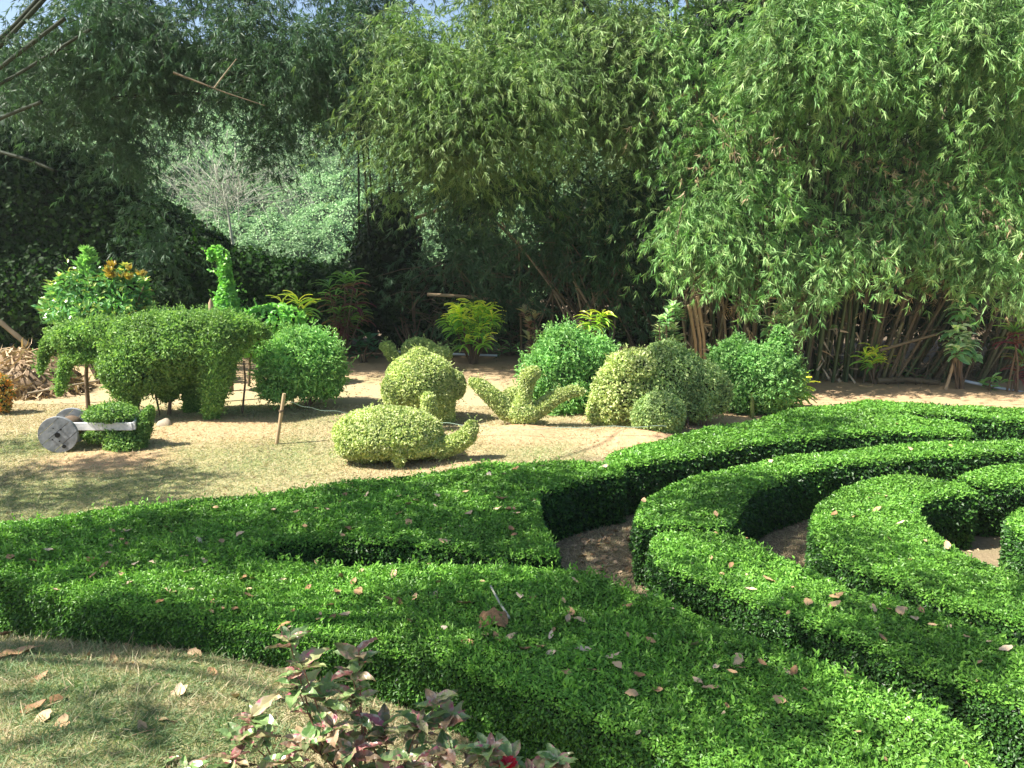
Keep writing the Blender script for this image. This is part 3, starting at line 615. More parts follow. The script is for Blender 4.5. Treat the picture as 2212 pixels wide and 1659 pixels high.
crowns('strap_leaf_plant', 'plant with lime striped strap leaves tucked at the right side of the horned bush', 'plant', 14.6, (1712, 880), [(1712, 840, 1.2), (1722, 850, 1.1), (1705, 860, 1)], 'mango', 24, .38, .12, droop=.15)
for i, (x, y, w, lab) in enumerate(((1795, 812, .9, 'low bright seedling clump at the foot of the straight bamboo culms'), (1957, 823, .9, 'low seedling clump beside the fallen log near the golden croton'), (2140, 846, .8, 'low seedling clump under the blue pipe at right'), (968, 772, 1, 'low green seedling clump left of the white pipe'), (1100, 772, 1.1, 'grassy green clump between yellow croton and copper-leaved plant'))):
    Yp = G(x, y)[1]
    crowns('seedling_clump', lab, 'plant', Yp, (x, y), [(x - 18, y - 14, w), (x + 2, y - 20, w), (x + 18, y - 12, w)], 'bush', 8, .30, .36, tmpl=T_BROAD, group='low seedling clumps along the grove edge')
shaped('orange_bush', 'small orange-tipped bush cut by the left edge', 'bush', 14.2, (5, 890), [('crown', [(E, 4, 850, 22, 40), (E, -10, 845, 26, 36)])], 'orange', .08, stems=[([(2, 892), (2, 880), (2, 865)], 3)], cover=2.2, depth=.3, jit=.08)

# ------------------------------------------------------------------ cable-reel cart
def make_reel():
    Y0 = 11.55; s = S(125, 942, Y0); c = at(125, 941, Y0); R = 40 * s; c[2] = gz(c[0], c[1]) + R
    ax = norm(np.array([-.17, .985, 0.0])); side = np.array([ax[1], -ax[0], 0]); up = np.array([0, 0, 1.0])
    root = thing('cable_reel', 'weathered shade-grey wooden cable reel lying on its rims beside a bush', 'cable reel', (c[0], c[1], gz(c[0], c[1])))
    def disc(o, r, t, name):
        mb = MB(); n = 40; a = np.arange(n) * 2 * math.pi / n; ca, sa = np.cos(a), np.sin(a)
        rings = [(r - .008, 0), (r, .008), (r, t - .008), (r - .008, t)]
        V = np.concatenate([o + ax * q + rr * (ca[:, None] * side + sa[:, None] * up) for rr, q in rings]); j = np.arange(n)
        for k in range(3): mb.add(V, np.stack([k * n + j, (k + 1) * n + j, (k + 1) * n + (j + 1) % n, k * n + (j + 1) % n], 1), 0)
        # planked faces: strips with real gaps between the boards, at 40 degrees
        th = math.radians(40); p1 = math.cos(th) * side + math.sin(th) * up; p2 = -math.sin(th) * side + math.cos(th) * up
        ed = [-1, -.52, .13, .62, 1]; 
        for q, sg in ((-.010, 1), (t + .010, -1)):
            mbp = mb
            for k in range(4):
                lo, hi = ed[k] * r + .004, ed[k + 1] * r - .004; m = 14
                vs = np.linspace(lo, hi, m); hw = np.sqrt(np.maximum(0, (r - .004) ** 2 - vs ** 2))
                A = np.concatenate([[v * p2 - w * p1 for v, w in zip(vs, hw)], [v * p2 + w * p1 for v, w in zip(vs, hw)]])
                Fr = o + ax * q + A; Bk = o + ax * (q + sg * .012) + A; jj = np.arange(m - 1)
                Fq = np.stack([jj, jj + 1, jj + 1 + m, jj + m], 1)
                mbp.add(Fr, Fq if sg < 0 else Fq[:, ::-1], 0)
                E1 = np.concatenate([Fr[[0, m - 1, m, 2 * m - 1]], Bk[[0, m - 1, m, 2 * m - 1]]])
                mbp.add(E1, [[0, 2, 6, 4], [1, 3, 7, 5]], 0)
                mbp.add(np.concatenate([Fr, Bk]), np.concatenate([np.stack([jj, jj + 1, jj + 1 + 2 * m, jj + 2 * m], 1), np.stack([jj + m, jj + 1 + m, jj + 1 + 3 * m, jj + 3 * m], 1)]), 0)
        return mb.build(name, M['reelpaint'], root)
    d1 = disc(c, R, .045, 'flange'); d2 = disc(c + ax * .60, R, .045, 'flange')
    mb = MB(); add_tube(mb, [c + ax * .05, c + ax * .3, c + ax * .595], .17, 24); mb.build('drum', M['stem'], root)
    for du, dv, r in ((0, 0, .040), (.055, .085, .014), (.075, -.185, .028), (-.08, -.07, .009), (.02, -.10, .009), (-.05, .11, .007)):
        mb = MB(); o = c - ax * .0125 + side * du + up * dv; add_tube(mb, [o - ax * .0105, o + ax * .006], r, 14)
        mb.build('bolt_hole', M['hole'], d1)
    # white timber frame
    Yb = Y0 + .15; a = at(150, 921, Yb); b = at(286, 921, Yb); fr = thing('timber_frame', 'white painted timber beam frame running from the cable reel through a bush', 'frame', ((a + b) / 2 * [1, 1, 0]))
    mid = (a + b) / 2; hx = (b - a) / 2
    mb = MB(); add_box(mb, mid, hx, (0, .02, 0), (0, 0, 8.5 * S(220, 921, Yb))); mb.build('beam', M['painted'], fr)
    e = b + np.array([.0, 0, 0]); f2 = at(297, 905, Yb + .55)
    mb = MB(); v = f2 - e; v[2] = 0; add_box(mb, e + v / 2 + [.022, .0, .004], v / 2, (.02, 0, 0), (0, 0, 8.5 * S(286, 921, Yb))); mb.build('end_beam', M['painted'], fr)
    a3 = at(175, 903, Yb + .5); mb = MB(); g3 = (a3 + f2) / 2; add_box(mb, g3 + [0, .03, 0], (f2 - a3) / 2 * [1, 1, 0] + [0, 0, 0], (0, .02, 0), (0, 0, .055)); mb.build('beam', M['painted'], fr)
    for p in (at(215, 921, Yb + .05), at(275, 905, Yb + .45)):
        mb = MB(); add_box(mb, [p[0], p[1] + .05, p[2] / 2 - .01], (.025, 0, 0), (0, .025, 0), (0, 0, p[2] / 2 + .01)); mb.build('post', M['stem'], fr)
make_reel()
shaped('cart_bush', 'small green bush growing through the white timber frame', 'bush', 11.85, (270, 988), [
    ('crown', [(E, 240, 892, 52, 20, .05), (E, 215, 900, 30, 16, .05), (E, 272, 960, 42, 30, -.02), (E, 262, 930, 46, 26, .1), (E, 220, 940, 36, 14, .1), (T, [(285, 955, 25), (308, 930, 18), (315, 905, 15), (324, 885, 9)], .1)])], 'elephant', .052,
    stems=[([(270, 988), (270, 975), (268, 950)], 3), ([(285, 986), (284, 970), (280, 950)], 2)], cover=2.4, depth=.3, jit=.09, core=.6)

# ------------------------------------------------------------------ stakes, rope, poles, pipes, rock, heap
def pole(name, label, cat, pts, r, mat, nodes=True, group=None, ground=True, parent=None):
    pts = np.asarray(pts, float)
    mb = MB(); n = 14; t = np.linspace(0, 1, n); k = np.linspace(0, len(pts) - 1, n); i = np.clip(k.astype(int), 0, len(pts) - 2); fr = (k - i)[:, None]
    Q = pts[i] * (1 - fr) + pts[i + 1] * fr
    rad = r * (1 - .15 * t) * (1 + (.12 * (np.arange(n) % 4 == 0) if nodes else 0))
    add_tube(mb, Q, rad, 8)
    o = mb.build(name, M[mat], parent)
    return tag(o, label, cat, group) if not parent else o
p0 = G(596, 957); st_top = at(614, 850, p0[1] + .03); p0[2] = gz(p0[0], p0[1]) - .05
stk = pole('bamboo_stake', 'leaning dry bamboo stake with rope wound near its top on the open lawn', 'stake', [p0, st_top], 4.3 * S(600, 900, 12), 'stake')
mb = MB(); th = np.linspace(0, 6 * math.pi, 50); kp = p0 + (st_top - p0) * .66
add_tube(mb, np.stack([kp[0] + .038 * np.cos(th), kp[1] + .038 * np.sin(th), kp[2] + th * .0018], 1), .006, 5); mb.build('rope_binding', M['stem'], stk)
rp = [(622, 868, 12.4), (680, 884, 12.7), (760, 893, 13.0), (870, 902, 12.9), (935, 912, 12.8), (1030, 920, 12.5), (1130, 927, 12.4), (1300, 922, 12.3), (1440, 921, 12.2)]
rp = np.array([at(*q) for q in rp]); k = np.linspace(0, len(rp) - 1, 90); i = np.clip(k.astype(int), 0, len(rp) - 2); fq = (k - i)[:, None]
Q = rp[i] * (1 - fq) + rp[i + 1] * fq; Q[:, 2] += .012 * np.sin(k * 9)
mb = MB(); add_tube(mb, Q, .005, 5); tag(mb.build('garden_rope', M['rope']), 'thin pale green rope stretched low across the lawn past the topiaries', 'rope')
q = at(456, 681, 15.4); b = q.copy(); b[2] = gz(q[0], q[1]) - .05
tp = at(455, 655, 15.4); tp2 = at(455, 644, 15.4)
mb = MB(); add_tube(mb, [b, q, tp, tp2], [.05, .05, .048, .004], 8); tag(mb.build('pointed_post', M['stake']), 'pointed yellow bamboo post behind the elephant topiary back', 'post')
pole('horizontal_pole', 'long dry pole lying across the brush above the yellow croton', 'pole', [at(923, 636, 21.0), at(1000, 640, 20.9), at(1111, 652, 20.8)], .045, 'stake')
for a_, b_ in (((935, 637), (940, 750)), ((1080, 648), (1075, 760))):
    pass
pole('leaning_cane', 'dry cane leaning out of the bamboo towards the staked croton', 'cane', [at(1900, 757, 17.0), at(1965, 738, 17.0), at(2030, 720, 16.9)], .035, 'drycane')
pole('fallen_log', 'fallen grey log at the foot of the leaning bamboo canes', 'log', [at(1895, 818, 17.2) * [1, 1, 0] + [0, 0, .07], at(1960, 815, 17.2) * [1, 1, 0] + [0, 0, .10], at(2030, 825, 17.0) * [1, 1, 0] + [0, 0, .06]], .07, 'drycane')
for a_, b_, lab in (((2042, 842), (2064, 770), 'left leaning stake propping the staked croton'), ((2074, 838), (2067, 775), 'upright stake propping the staked croton')):
    u = G(*a_); v = at(*b_, u[1] + .1); u[2] -= .05; pole('plant_stake', lab, 'stake', [u, v], .035, 'stake')
pole('water_pipe', 'pale blue pipe running along the ground at the right edge', 'pipe', [at(2072, 821, 16.9), at(2150, 836, 16.5), at(2212, 849, 16.2), at(2300, 868, 15.6)], .035, 'pvc', nodes=False)
pole('irrigation_pipe', 'white pipe lying behind the ball topiary below the yellow croton', 'pipe', [at(850, 760, 20.4), at(985, 765, 20.2), at(1074, 768, 20.1)], .035, 'pvc', nodes=False)
q = G(357, 922); mb = MB(); V = ICO_V * [.145, .12, .15]; V = V * (1 + .08 * np.sin(V[:, :1] * 31 + V[:, 1:2] * 23)) ; V[:, 2] = np.where(V[:, 2] < 0, V[:, 2] * .4, V[:, 2])
mb.add(V + q, ICO_F, 0, None, True); tag(mb.build('rock', M['rock']), 'rounded tan rock on the soil under the elephant topiary', 'rock')
mb = MB(); mq = 2600; hc = at(45, 855, 16.0); hc[2] = 0
u = RNG.random((mq, 2)) * 2 - 1; hz = np.maximum(0, 1 - (u ** 2).sum(1)); keep = hz > 0; u = u[keep]; hz = hz[keep]; mq = len(u)
P = np.stack([hc[0] + u[:, 0] * 1.3, hc[1] + .2 + u[:, 1] * .9, gz(hc[0], hc[1]) + 1.0 * hz * RNG.random(mq) ** .4 * (1 - .35 * (u[:, 0] + .2) ** 2)], 1)
D = rdir(mq); D[:, 2] -= .6; add_leaves(mb, P, D, rdir(mq), .30 + .15 * RNG.random(mq), .05, T_BLADE, 0)
add_ell(mb, hc + [0, .25, .1], (1.15, .75, .70), 0, .1, .04)
tag(mb.build('dry_leaf_heap', M['heap']), 'heap of dry palm and bamboo leaves at the left edge', 'leaf heap')
pole('fallen_cane', 'thin grey cane lying in front of the dry leaf heap', 'cane', [at(60, 850, 14.9), at(140, 835, 15.1), at(225, 820, 15.4)], .022, 'drycane')
pole('leaning_pole', 'bare grey pole leaning over the dry leaf heap at the left edge', 'pole', [at(60, 745, 17.5), at(20, 712, 17.5), at(-40, 660, 17.5)], .06, 'drycane')

# ------------------------------------------------------------------ bamboo
def fan(mb, C, D, n, L, Wd, spread=1.0, mat=0, droop=.35, hue=None):
    m = len(C); D = norm(D); Rr = rdir(m); Sd = norm(np.cross(D, Rr)); Nn = np.cross(Sd, D)
    a = (np.linspace(-1, 1, n)[None] * spread + RNG.normal(size=(m, n)) * .18)
    dd = np.cos(a)[..., None] * D[:, None] + np.sin(a)[..., None] * Sd[:, None] + RNG.normal(size=(m, n, 1)) * .3 * Nn[:, None]
    dd[..., 2] -= droop
    P = C[:, None] + (RNG.random((m, n, 1)) - .7) * D[:, None] * L * .9
    N2 = Nn[:, None] + RNG.normal(size=(m, n, 3)) * .35
    l = L * (.65 + .6 * RNG.random(m * n)); rn = np.clip(np.repeat(RNG.random(m) if hue is None else hue, n) * .6 + RNG.random(m * n) * .4, 0, 1)
    add_leaves(mb, P.reshape(-1, 3), dd.reshape(-1, 3), np.broadcast_to(N2, (m, n, 3)).reshape(-1, 3), l, l * Wd, T_LANCE, mat, rn)
def plume_pts(pl, surf=.0):
    """pl: (px, py, rx, ry, Y, rd, n) -> points inside an ellipsoid, biased to its outside"""
    px, py, rx, ry, Y, rd, n = pl; s = S(px, py, Y); d = rdir(n); k = RNG.random(n) ** (1 / 2.4)
    return at(px, py, Y) + d * k[:, None] * np.array([rx * s, rd, ry * s]), d
def bamboo_foliage(plumes, L=.155, Wd=.115, n=8, droop=.45, twigs=.06):
    mb = MB()
    for pl in plumes:
        pl = pl[:6] + (int(pl[6] * 1.25),)
        px, py, rx, ry, Y, rd, n0 = pl; ns = max(6, n0 // 6); sc_ = S(px, py, Y); sz = np.array([rx * sc_, rd, ry * sc_])
        g = RNG.normal(size=(ns, 3)) * .44; far = np.linalg.norm(g, axis=1) > 1.15; g[far] *= .6
        C = at(px, py, Y) + g * sz
        vn_ = np.sin(C[:, 0] * 2.3 + 1.7 * np.sin(C[:, 2] * .9 + C[:, 1] * .5)) * np.sin(C[:, 2] * 1.5 + 1.3 * np.sin(C[:, 0] * 1.1) + C[:, 1]) + .5 * np.sin(C[:, 0] * 5.1 + C[:, 2] * 2.2 + C[:, 1] * 3)
        kp = (vn_ > -.12) | (RNG.random(ns) < .12); C = C[kp]; g = g[kp]; ns = len(C)
        if ns < 3: continue
        a = RNG.random(ns) * 2 * math.pi; l = (.5 + .8 * RNG.random(ns))[:, None]
        d0 = np.stack([np.cos(a), np.sin(a), .15 + .35 * RNG.random(ns)], 1) + g * [.5, .5, .1]
        lt = np.linspace(0, 1, 7); nodes = C[:, None] + d0[:, None] * (l * lt)[..., None] - np.array([0, 0, 1.0]) * (l * 1.0 * lt ** 2)[..., None]
        tan = d0[:, None] - np.array([0, 0, 2.0]) * lt[None, :, None]
        P = nodes.reshape(-1, 3) + RNG.normal(size=(ns * 7, 3)) * .07; D = norm(tan.reshape(-1, 3)) + rdir(ns * 7) * .55
        hue = np.repeat(RNG.random(ns), 7)
        fan(mb, P, D, n, L, Wd, 1.0, 0, droop, hue=hue)
        for k in range(int(ns * .45)): add_tube(mb, nodes[k, [0, 2, 4, 6]], [.007, .006, .004, .002], 3, 1, None, False)
    return mb
def culm(name, pts, r, parent, mat='culm', sides=7, taper=.35):
    """pts in world; noded tube along a smooth polyline"""
    pts = np.asarray(pts, float); n = 19; k = np.linspace(0, len(pts) - 1, n)
    Q = np.stack([np.interp(k, np.arange(len(pts)), pts[:, c]) for c in range(3)], 1)
    for _ in range(2): Q[1:-1] = (Q[:-2] + 2 * Q[1:-1] + Q[2:]) / 4
    rad = r * np.linspace(1, 1 - taper, n) * (1 + .14 * (np.arange(n) % 3 == 0))
    mb = MB(); add_tube(mb, Q, rad, sides); return mb.build(name, M[mat], parent)
def hanging(pts, nper, L=.2, Wd=.13, w=.25):
    """leaf fans along hanging sprays, pts: list of lists of (px,py,Y)"""
    mb = MB()
    for sp in pts:
        P = np.array([at(*q) for q in sp]); k = np.linspace(0, len(P) - 1, nper); Q = np.stack([np.interp(k, np.arange(len(P)), P[:, c]) for c in range(3)], 1)
        add_tube(mb, Q, np.linspace(.012, .004, nper), 4, 1, None, False)
        C = np.repeat(Q, 5, 0); C = C + RNG.normal(size=C.shape) * [w, w, w * .6] * (1 - .5 * np.repeat(k / k[-1], 5))[:, None]
        D = rdir(len(C)); D[:, 2] -= .8; fan(mb, C, D, 6, L, Wd, .8, 0, .5)
    return mb

# left overhanging clump
YL = 18.5
bl = thing('bamboo_clump', 'dark overhanging bamboo at upper left with drooping sprays and diagonal culms', 'bamboo', at(-160, 700, 21) * [1, 1, 0], 'bamboo clumps round the garden')
pl = [(60, 190, 150, 70, 18.5, 1.2, 700), (230, 60, 150, 80, 18.5, 1.3, 1150), (330, 130, 130, 110, 18.0, 1.0, 1100), (480, 60, 130, 80, 18.5, 1.2, 1000), (600, 110, 130, 120, 18.0, 1.2, 1300), (700, 100, 90, 110, 17.8, 1.0, 800),
      (540, 205, 130, 45, 18.8, 1.0, 260), (655, 220, 90, 50, 18.6, 1.0, 350), (560, 300, 30, 70, 18.4, .5, 130), (600, 270, 25, 60, 18.4, .4, 90), (250, 270, 85, 60, 19.2, 1.0, 400), (270, 330, 55, 55, 18.9, .8, 230), (120, 250, 140, 50, 19.5, 1.2, 480), (310, 380, 30, 60, 18.6, .5, 110), (150, 120, 110, 60, 18.2, 1.2, 450),
      (340, 520, 36, 100, 18.4, .45, 230), (345, 590, 30, 70, 18.3, .4, 120), (20, 230, 90, 40, 19, 1.0, 250), (405, 230, 90, 22, 18.9, .7, 160), (400, 125, 120, 45, 18.4, .9, 600), (200, 190, 120, 70, 18.4, .9, 700), (60, 120, 110, 60, 18.8, .9, 420), (500, 145, 110, 50, 18.3, .9, 600), (300, 60, 120, 60, 18.2, .9, 700), (680, 160, 80, 80, 17.9, .8, 500), (230, 330, 60, 45, 19.4, .7, 220),
      (40, 60, 90, 50, 17.2, .6, 160), (230, -20, 240, 45, 19.5, 1.0, 1300), (560, -20, 150, 40, 19.5, 1.0, 800), (-450, 0, 260, 300, 21, 1.5, 4500), (-400, -250, 300, 220, 21, 1.5, 4000), (330, -190, 330, 140, 20.5, 1.5, 3600), (780, -140, 220, 130, 19.5, 1.6, 1100)]  # outermost plumes are out of view, added to shade the vine bank
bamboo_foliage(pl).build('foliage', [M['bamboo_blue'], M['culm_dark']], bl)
for a_, b_, c_, r in (((-260, 330, 19), (0, 102, 17.2), (150, -60, 16.8), .06), ((-260, 360, 19), (0, 146, 17.0), (140, 40, 16.6), .055), ((-300, 420, 19), (0, 255, 17.2), (90, 220, 16.8), .05), ((-220, 250, 18), (10, 80, 17.2), (160, -90, 16.8), .055), ((-280, 300, 18.5), (0, 185, 17.2), (200, 60, 16.8), .045)):
    base = at(-260, 700, 21) * [1, 1, 0]; base[0] += RNG.normal() * .4
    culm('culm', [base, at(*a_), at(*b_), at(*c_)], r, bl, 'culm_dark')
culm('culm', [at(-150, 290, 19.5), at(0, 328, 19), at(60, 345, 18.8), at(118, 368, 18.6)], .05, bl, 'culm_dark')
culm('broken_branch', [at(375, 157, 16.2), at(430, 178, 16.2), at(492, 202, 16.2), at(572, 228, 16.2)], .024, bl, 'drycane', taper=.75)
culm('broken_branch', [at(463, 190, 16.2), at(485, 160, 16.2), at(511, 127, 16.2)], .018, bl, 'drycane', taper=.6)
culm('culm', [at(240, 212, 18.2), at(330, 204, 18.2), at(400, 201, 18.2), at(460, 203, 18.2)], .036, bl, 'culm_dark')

# slim dark clump in the middle
bm_ = thing('bamboo_clump', 'slim dark backlit bamboo with bare straight culms beside the bright hillside gap', 'bamboo', at(815, 720, 23) * [1, 1, 0], 'bamboo clumps round the garden')
pl = [(755, 120, 55, 130, 21.5, .9, 1000), (745, 220, 50, 90, 21.5, .9, 650), (800, 60, 50, 80, 22, .9, 450), (770, -80, 120, 120, 21.5, 1.4, 900)]
bamboo_foliage(pl).build('foliage', [M['bamboo_blue'], M['culm_dark']], bm_)
for i, (xb, xm, xt) in enumerate(((776, 775, 772), (800, 790, 770), (812, 800, 782), (848, 850, 862), (838, 842, 836), (905, 880, 850))):
    b0 = at(xb, 700, 22.5); b0[2] = gz(b0[0], b0[1]) - .05
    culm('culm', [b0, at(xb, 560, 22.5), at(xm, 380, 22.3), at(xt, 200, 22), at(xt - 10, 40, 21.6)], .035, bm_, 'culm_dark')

# centre clump
bc = thing('bamboo_clump', 'sunlit yellowish bamboo in the centre with long dark leaning culms', 'bamboo', at(1400, 780, 20.5) * [1, 1, 0], 'bamboo clumps round the garden')
pl = [(880, 170, 85, 70, 17.2, .9, 700), (900, 250, 100, 65, 17.0, .9, 850), (1000, 150, 100, 80, 17.4, 1.0, 850), (1010, 250, 100, 75, 17.0, .9, 850), (860, 60, 60, 55, 17.8, .9, 330), (1080, 60, 110, 80, 18.0, 1.0, 900), (1100, 160, 110, 90, 17.5, 1.0, 1000), (1110, 280, 90, 60, 17.3, .8, 520), (880, 330, 70, 45, 17.2, .7, 260), (960, 370, 90, 50, 18.0, .8, 260), (1040, 330, 80, 50, 17.4, .8, 330),
      (1220, 80, 120, 110, 18.5, 1.0, 1100), (1240, 230, 120, 110, 18.6, 1.0, 1000), (1380, 100, 110, 120, 18.6, 1.0, 1100), (1390, 280, 90, 100, 18.8, 1.0, 650), (1220, 360, 110, 50, 18.8, 1.0, 320), (1060, 400, 80, 45, 18.8, .8, 170), (1350, 420, 100, 60, 18.9, 1.0, 300), (900, 420, 60, 60, 19.2, .7, 150),
      (950, 120, 140, 90, 16.9, .8, 1100), (1080, 200, 140, 90, 16.8, .8, 1100), (940, 280, 110, 60, 16.7, .7, 700), (1200, 150, 140, 140, 17.6, .8, 1500), (1330, 220, 120, 130, 17.8, .8, 1100), (1360, 60, 130, 90, 17.6, .8, 1000), (1100, -120, 260, 120, 19.5, 1.2, 1300), (1400, -120, 220, 120, 18.5, 1.5, 1500), (1180, -15, 160, 40, 18.6, .9, 900)]
bamboo_foliage(pl).build('foliage', [M['bamboo'], M['culm_dark']], bc)
for pts, r in (([(1450, 560, 20), (1402, 394, 19.2), (1347, 284, 18.6), (1289, 175, 18.0), (1260, 95, 17.8), (1241, 11, 17.7), (1230, -80, 17.7)], .060), ([(1430, 520, 20), (1385, 300, 19), (1358, 182, 18.4), (1311, 62, 18), (1256, 5, 17.9), (1220, -60, 17.8)], .045), ([(1480, 420, 20), (1365, 222, 18.6), (1238, 171, 17.9), (1118, 135, 17.5)], .035), ([(1500, 600, 20), (1462, 380, 19), (1455, 200, 18.6), (1440, 0, 18.2)], .045), ([(1380, 600, 20), (1320, 430, 19.4), (1200, 330, 19), (1080, 260, 18.6)], .035)):
    b0 = at(1460 + RNG.normal() * 20, 740, 20.2); b0[2] = gz(b0[0], b0[1]) - .05
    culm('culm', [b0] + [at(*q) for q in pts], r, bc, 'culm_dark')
pole('leaning_log', 'bare grey pole leaning diagonally in the dark gap under the central bamboo', 'pole', [at(900, 470, 20.6), at(985, 440, 20.3), at(1042, 402, 20.0)], .045, 'drycane')

# right clumps
br = thing('bamboo_clump', 'dense green bamboo with crowded upright culms and hanging sprays, centre right', 'bamboo', at(1680, 800, 18.2) * [1, 1, 0], 'bamboo clumps round the garden')
pl = [(1500, 130, 110, 120, 17.6, 1.0, 1200), (1540, 300, 110, 110, 17.3, 1.0, 1100), (1760, 60, 160, 90, 15.6, .8, 1700), (1780, 150, 140, 80, 15.5, .7, 1200), (1700, 210, 70, 70, 15.9, .6, 430), (1640, 130, 100, 110, 16.6, .9, 900), (1560, 440, 110, 80, 16.6, .8, 800), (1500, 500, 80, 80, 16.5, .7, 520), (1640, 340, 90, 90, 17.2, .9, 600), (1700, 440, 100, 90, 16.8, .9, 300), (1620, 540, 110, 70, 16.6, .8, 560), (1760, 540, 100, 70, 16.4, .8, 480), (1780, 330, 90, 110, 17.4, .9, 250), (1640, 420, 160, 160, 18.2, .6, 800), (1820, 430, 100, 130, 17.9, .7, 350),
      (1650, -130, 260, 130, 17.0, 1.8, 2200)]
bamboo_foliage(pl, L=.16).build('foliage', [M['bamboo_fresh'], M['culm_dark']], br)
sp = []
for x0, y0, x1, y1 in ((1590, 260, 1610, 420), (1780, 200, 1800, 330), (1700, 300, 1712, 470), (1480, 420, 1440, 560), (1470, 470, 1450, 620), (1560, 460, 1575, 600), (1640, 480, 1660, 640), (1700, 500, 1705, 660), (1750, 520, 1772, 650), (1860, 470, 1850, 600), (1800, 560, 1795, 660), (1530, 540, 1540, 640), (1750, 620, 1735, 730), (1610, 580, 1620, 680)):
    sp.append([(x0, y0, 16.3), ((x0 + x1) / 2 + RNG.normal() * 10, (y0 + y1) / 2, 15.9), (x1, y1, 15.7)])
hanging(sp, 12).build('hanging_spray', [M['bamboo_fresh'], M['stem']], br)
for i in range(94):
    x = 1480 + 380 * (i + .5) / 94 + RNG.normal() * 6; Yb = 17.6 + RNG.random() * 1.4 - (x - 1480) / 380 * .3
    b0 = at(x, 800, Yb); b0[2] = gz(b0[0], b0[1]) - .05; cut = RNG.random() < .35; h = 1.0 + RNG.random() * 1.6 if cut else 6 + RNG.random() * 4
    ln = RNG.normal() * .10 + (-.05 if x < 1560 else .04); fw = -.05 * RNG.random()
    pts = [b0 + np.array([ln * h * t ** 1.3, fw * h * t, h * t]) for t in np.linspace(0, 1, 5)]
    culm('culm', pts, .026 + .026 * RNG.random(), br, 'drycane' if (cut or RNG.random() < (.5 if x < 1620 else .08)) else 'culm', taper=.08 if cut else .4)  # more pale canes at left paint in the sunlit stretch
mb = MB(); k = 500; P = np.stack([RNG.uniform(at(1480, 700, 17.6)[0], at(1860, 700, 17.6)[0], k), RNG.uniform(17.2, 18.6, k), RNG.random(k) ** 1.5 * 3.2], 1)
D = rdir(k); D[:, 2] = D[:, 2] * 1.3 - .3; add_leaves(mb, P, D, rdir(k), .25 + .2 * RNG.random(k), .05, T_BLADE, 0); tag(mb.build('dead_sheaths', M['sheath'], br), kind='stuff')
mb = MB()
for (x, y) in ((1488, 658), (1506, 640), (1498, 648)):
    c = at(x, y, 16.9); b0 = at(x + 20, 780, 17.3); b0[2] = -.05; add_tube(mb, [b0, (b0 + c) / 2 + [.05, 0, .1], c], [.035, .035, .045], 9)
mb.build('cut_stump', M['stake'], br)

bz = thing('bamboo_clump', 'rightmost bamboo with brown leaning canes and a shaded tangle of twigs at its foot', 'bamboo', at(2030, 815, 17.9) * [1, 1, 0], 'bamboo clumps round the garden')
pl = [(2120, 60, 150, 110, 15.4, .9, 1400), (1970, 60, 110, 100, 16.6, 1.0, 800), (2010, 190, 120, 110, 17.2, 1.0, 900), (2180, 170, 70, 110, 15.0, .6, 520), (2080, 330, 130, 110, 17.0, 1.0, 500), (1940, 380, 110, 110, 17.4, .9, 300), (2180, 330, 70, 120, 16, .8, 520), (2020, 470, 130, 90, 16.9, .9, 650), (2160, 480, 90, 90, 16.2, .8, 520), (1930, 540, 110, 70, 16.8, .8, 480), (2130, 570, 90, 60, 15.9, .6, 330), (2060, 420, 180, 180, 18.3, .6, 800),
      (2320, 200, 160, 250, 16.5, 1.5, 1500), (2050, -130, 280, 130, 16.5, 1.6, 2000)]
bamboo_foliage(pl, L=.16).build('foliage', [M['bamboo_fresh'], M['culm_dark']], bz)
sp = []
for x0, y0, x1, y1 in ((2180, 160, 2170, 290), (2100, 240, 2090, 380), (2040, 420, 2070, 560), (2120, 470, 2150, 620), (2170, 520, 2190, 680), (1940, 430, 1930, 600), (2000, 480, 2010, 600), (2080, 520, 2060, 620), (1900, 520, 1905, 640), (2200, 560, 2170, 660)):
    sp.append([(x0, y0, 16.0), ((x0 + x1) / 2 + RNG.normal() * 10, (y0 + y1) / 2, 15.7), (x1, y1, 15.5)])
hanging(sp, 12).build('hanging_spray', [M['bamboo_fresh'], M['stem']], bz)
bamboo_foliage([(2000, 600, 140, 50, 16.9, .7, 130), (1900, 420, 150, 150, 17, .8, 130), (2100, 420, 120, 160, 16.5, .8, 110)], L=.16, n=5).build('dry_spray', [M['drybamboo'], M['stem']], bz)
bamboo_foliage([(1560, 620, 110, 50, 16.9, .6, 150), (1700, 400, 150, 200, 16.8, .8, 150), (1540, 250, 110, 150, 17, .8, 80)], L=.16, n=5).build('dry_spray', [M['drybamboo'], M['stem']], br)
for i in range(95):
    x = 1850 + 430 * RNG.random(); Yb = 17.2 + RNG.random() * 1.6
    b0 = at(x, 810, Yb); b0[2] = gz(b0[0], b0[1]) - .05; cut = RNG.random() < .3; h = 1 + RNG.random() * 1.3 if cut else 5 + RNG.random() * 4
    ln = .10 + .5 * sstep(1850, 1960, x) * RNG.random(); 
    pts = [b0 + np.array([ln * h * t, -.04 * h * t, h * t * (1 - .12 * t * ln)]) for t in np.linspace(0, 1, 5)]
    culm('culm', pts, .024 + .028 * RNG.random(), bz, 'drycane' if RNG.random() < .4 else 'culm', taper=.08 if cut else .4)
mb = MB()
for i in range(330):
    x = 1900 + 380 * RNG.random(); y = 640 + 180 * RNG.random() ** .8; c = at(x, y, 16.9 + RNG.random() * 1.2); d = rdir(1)[0]; d[2] = d[2] * .8 - .25; l = .4 + RNG.random() * .9
    m2 = c + d * l * .5 + RNG.normal(size=3) * .07; add_tube(mb, [c, m2, c + d * l + RNG.normal(size=3) * .1], [.009, .008, .004], 4, 0, None, False)
mb.build('dry_twigs', M['drycane'], bz)

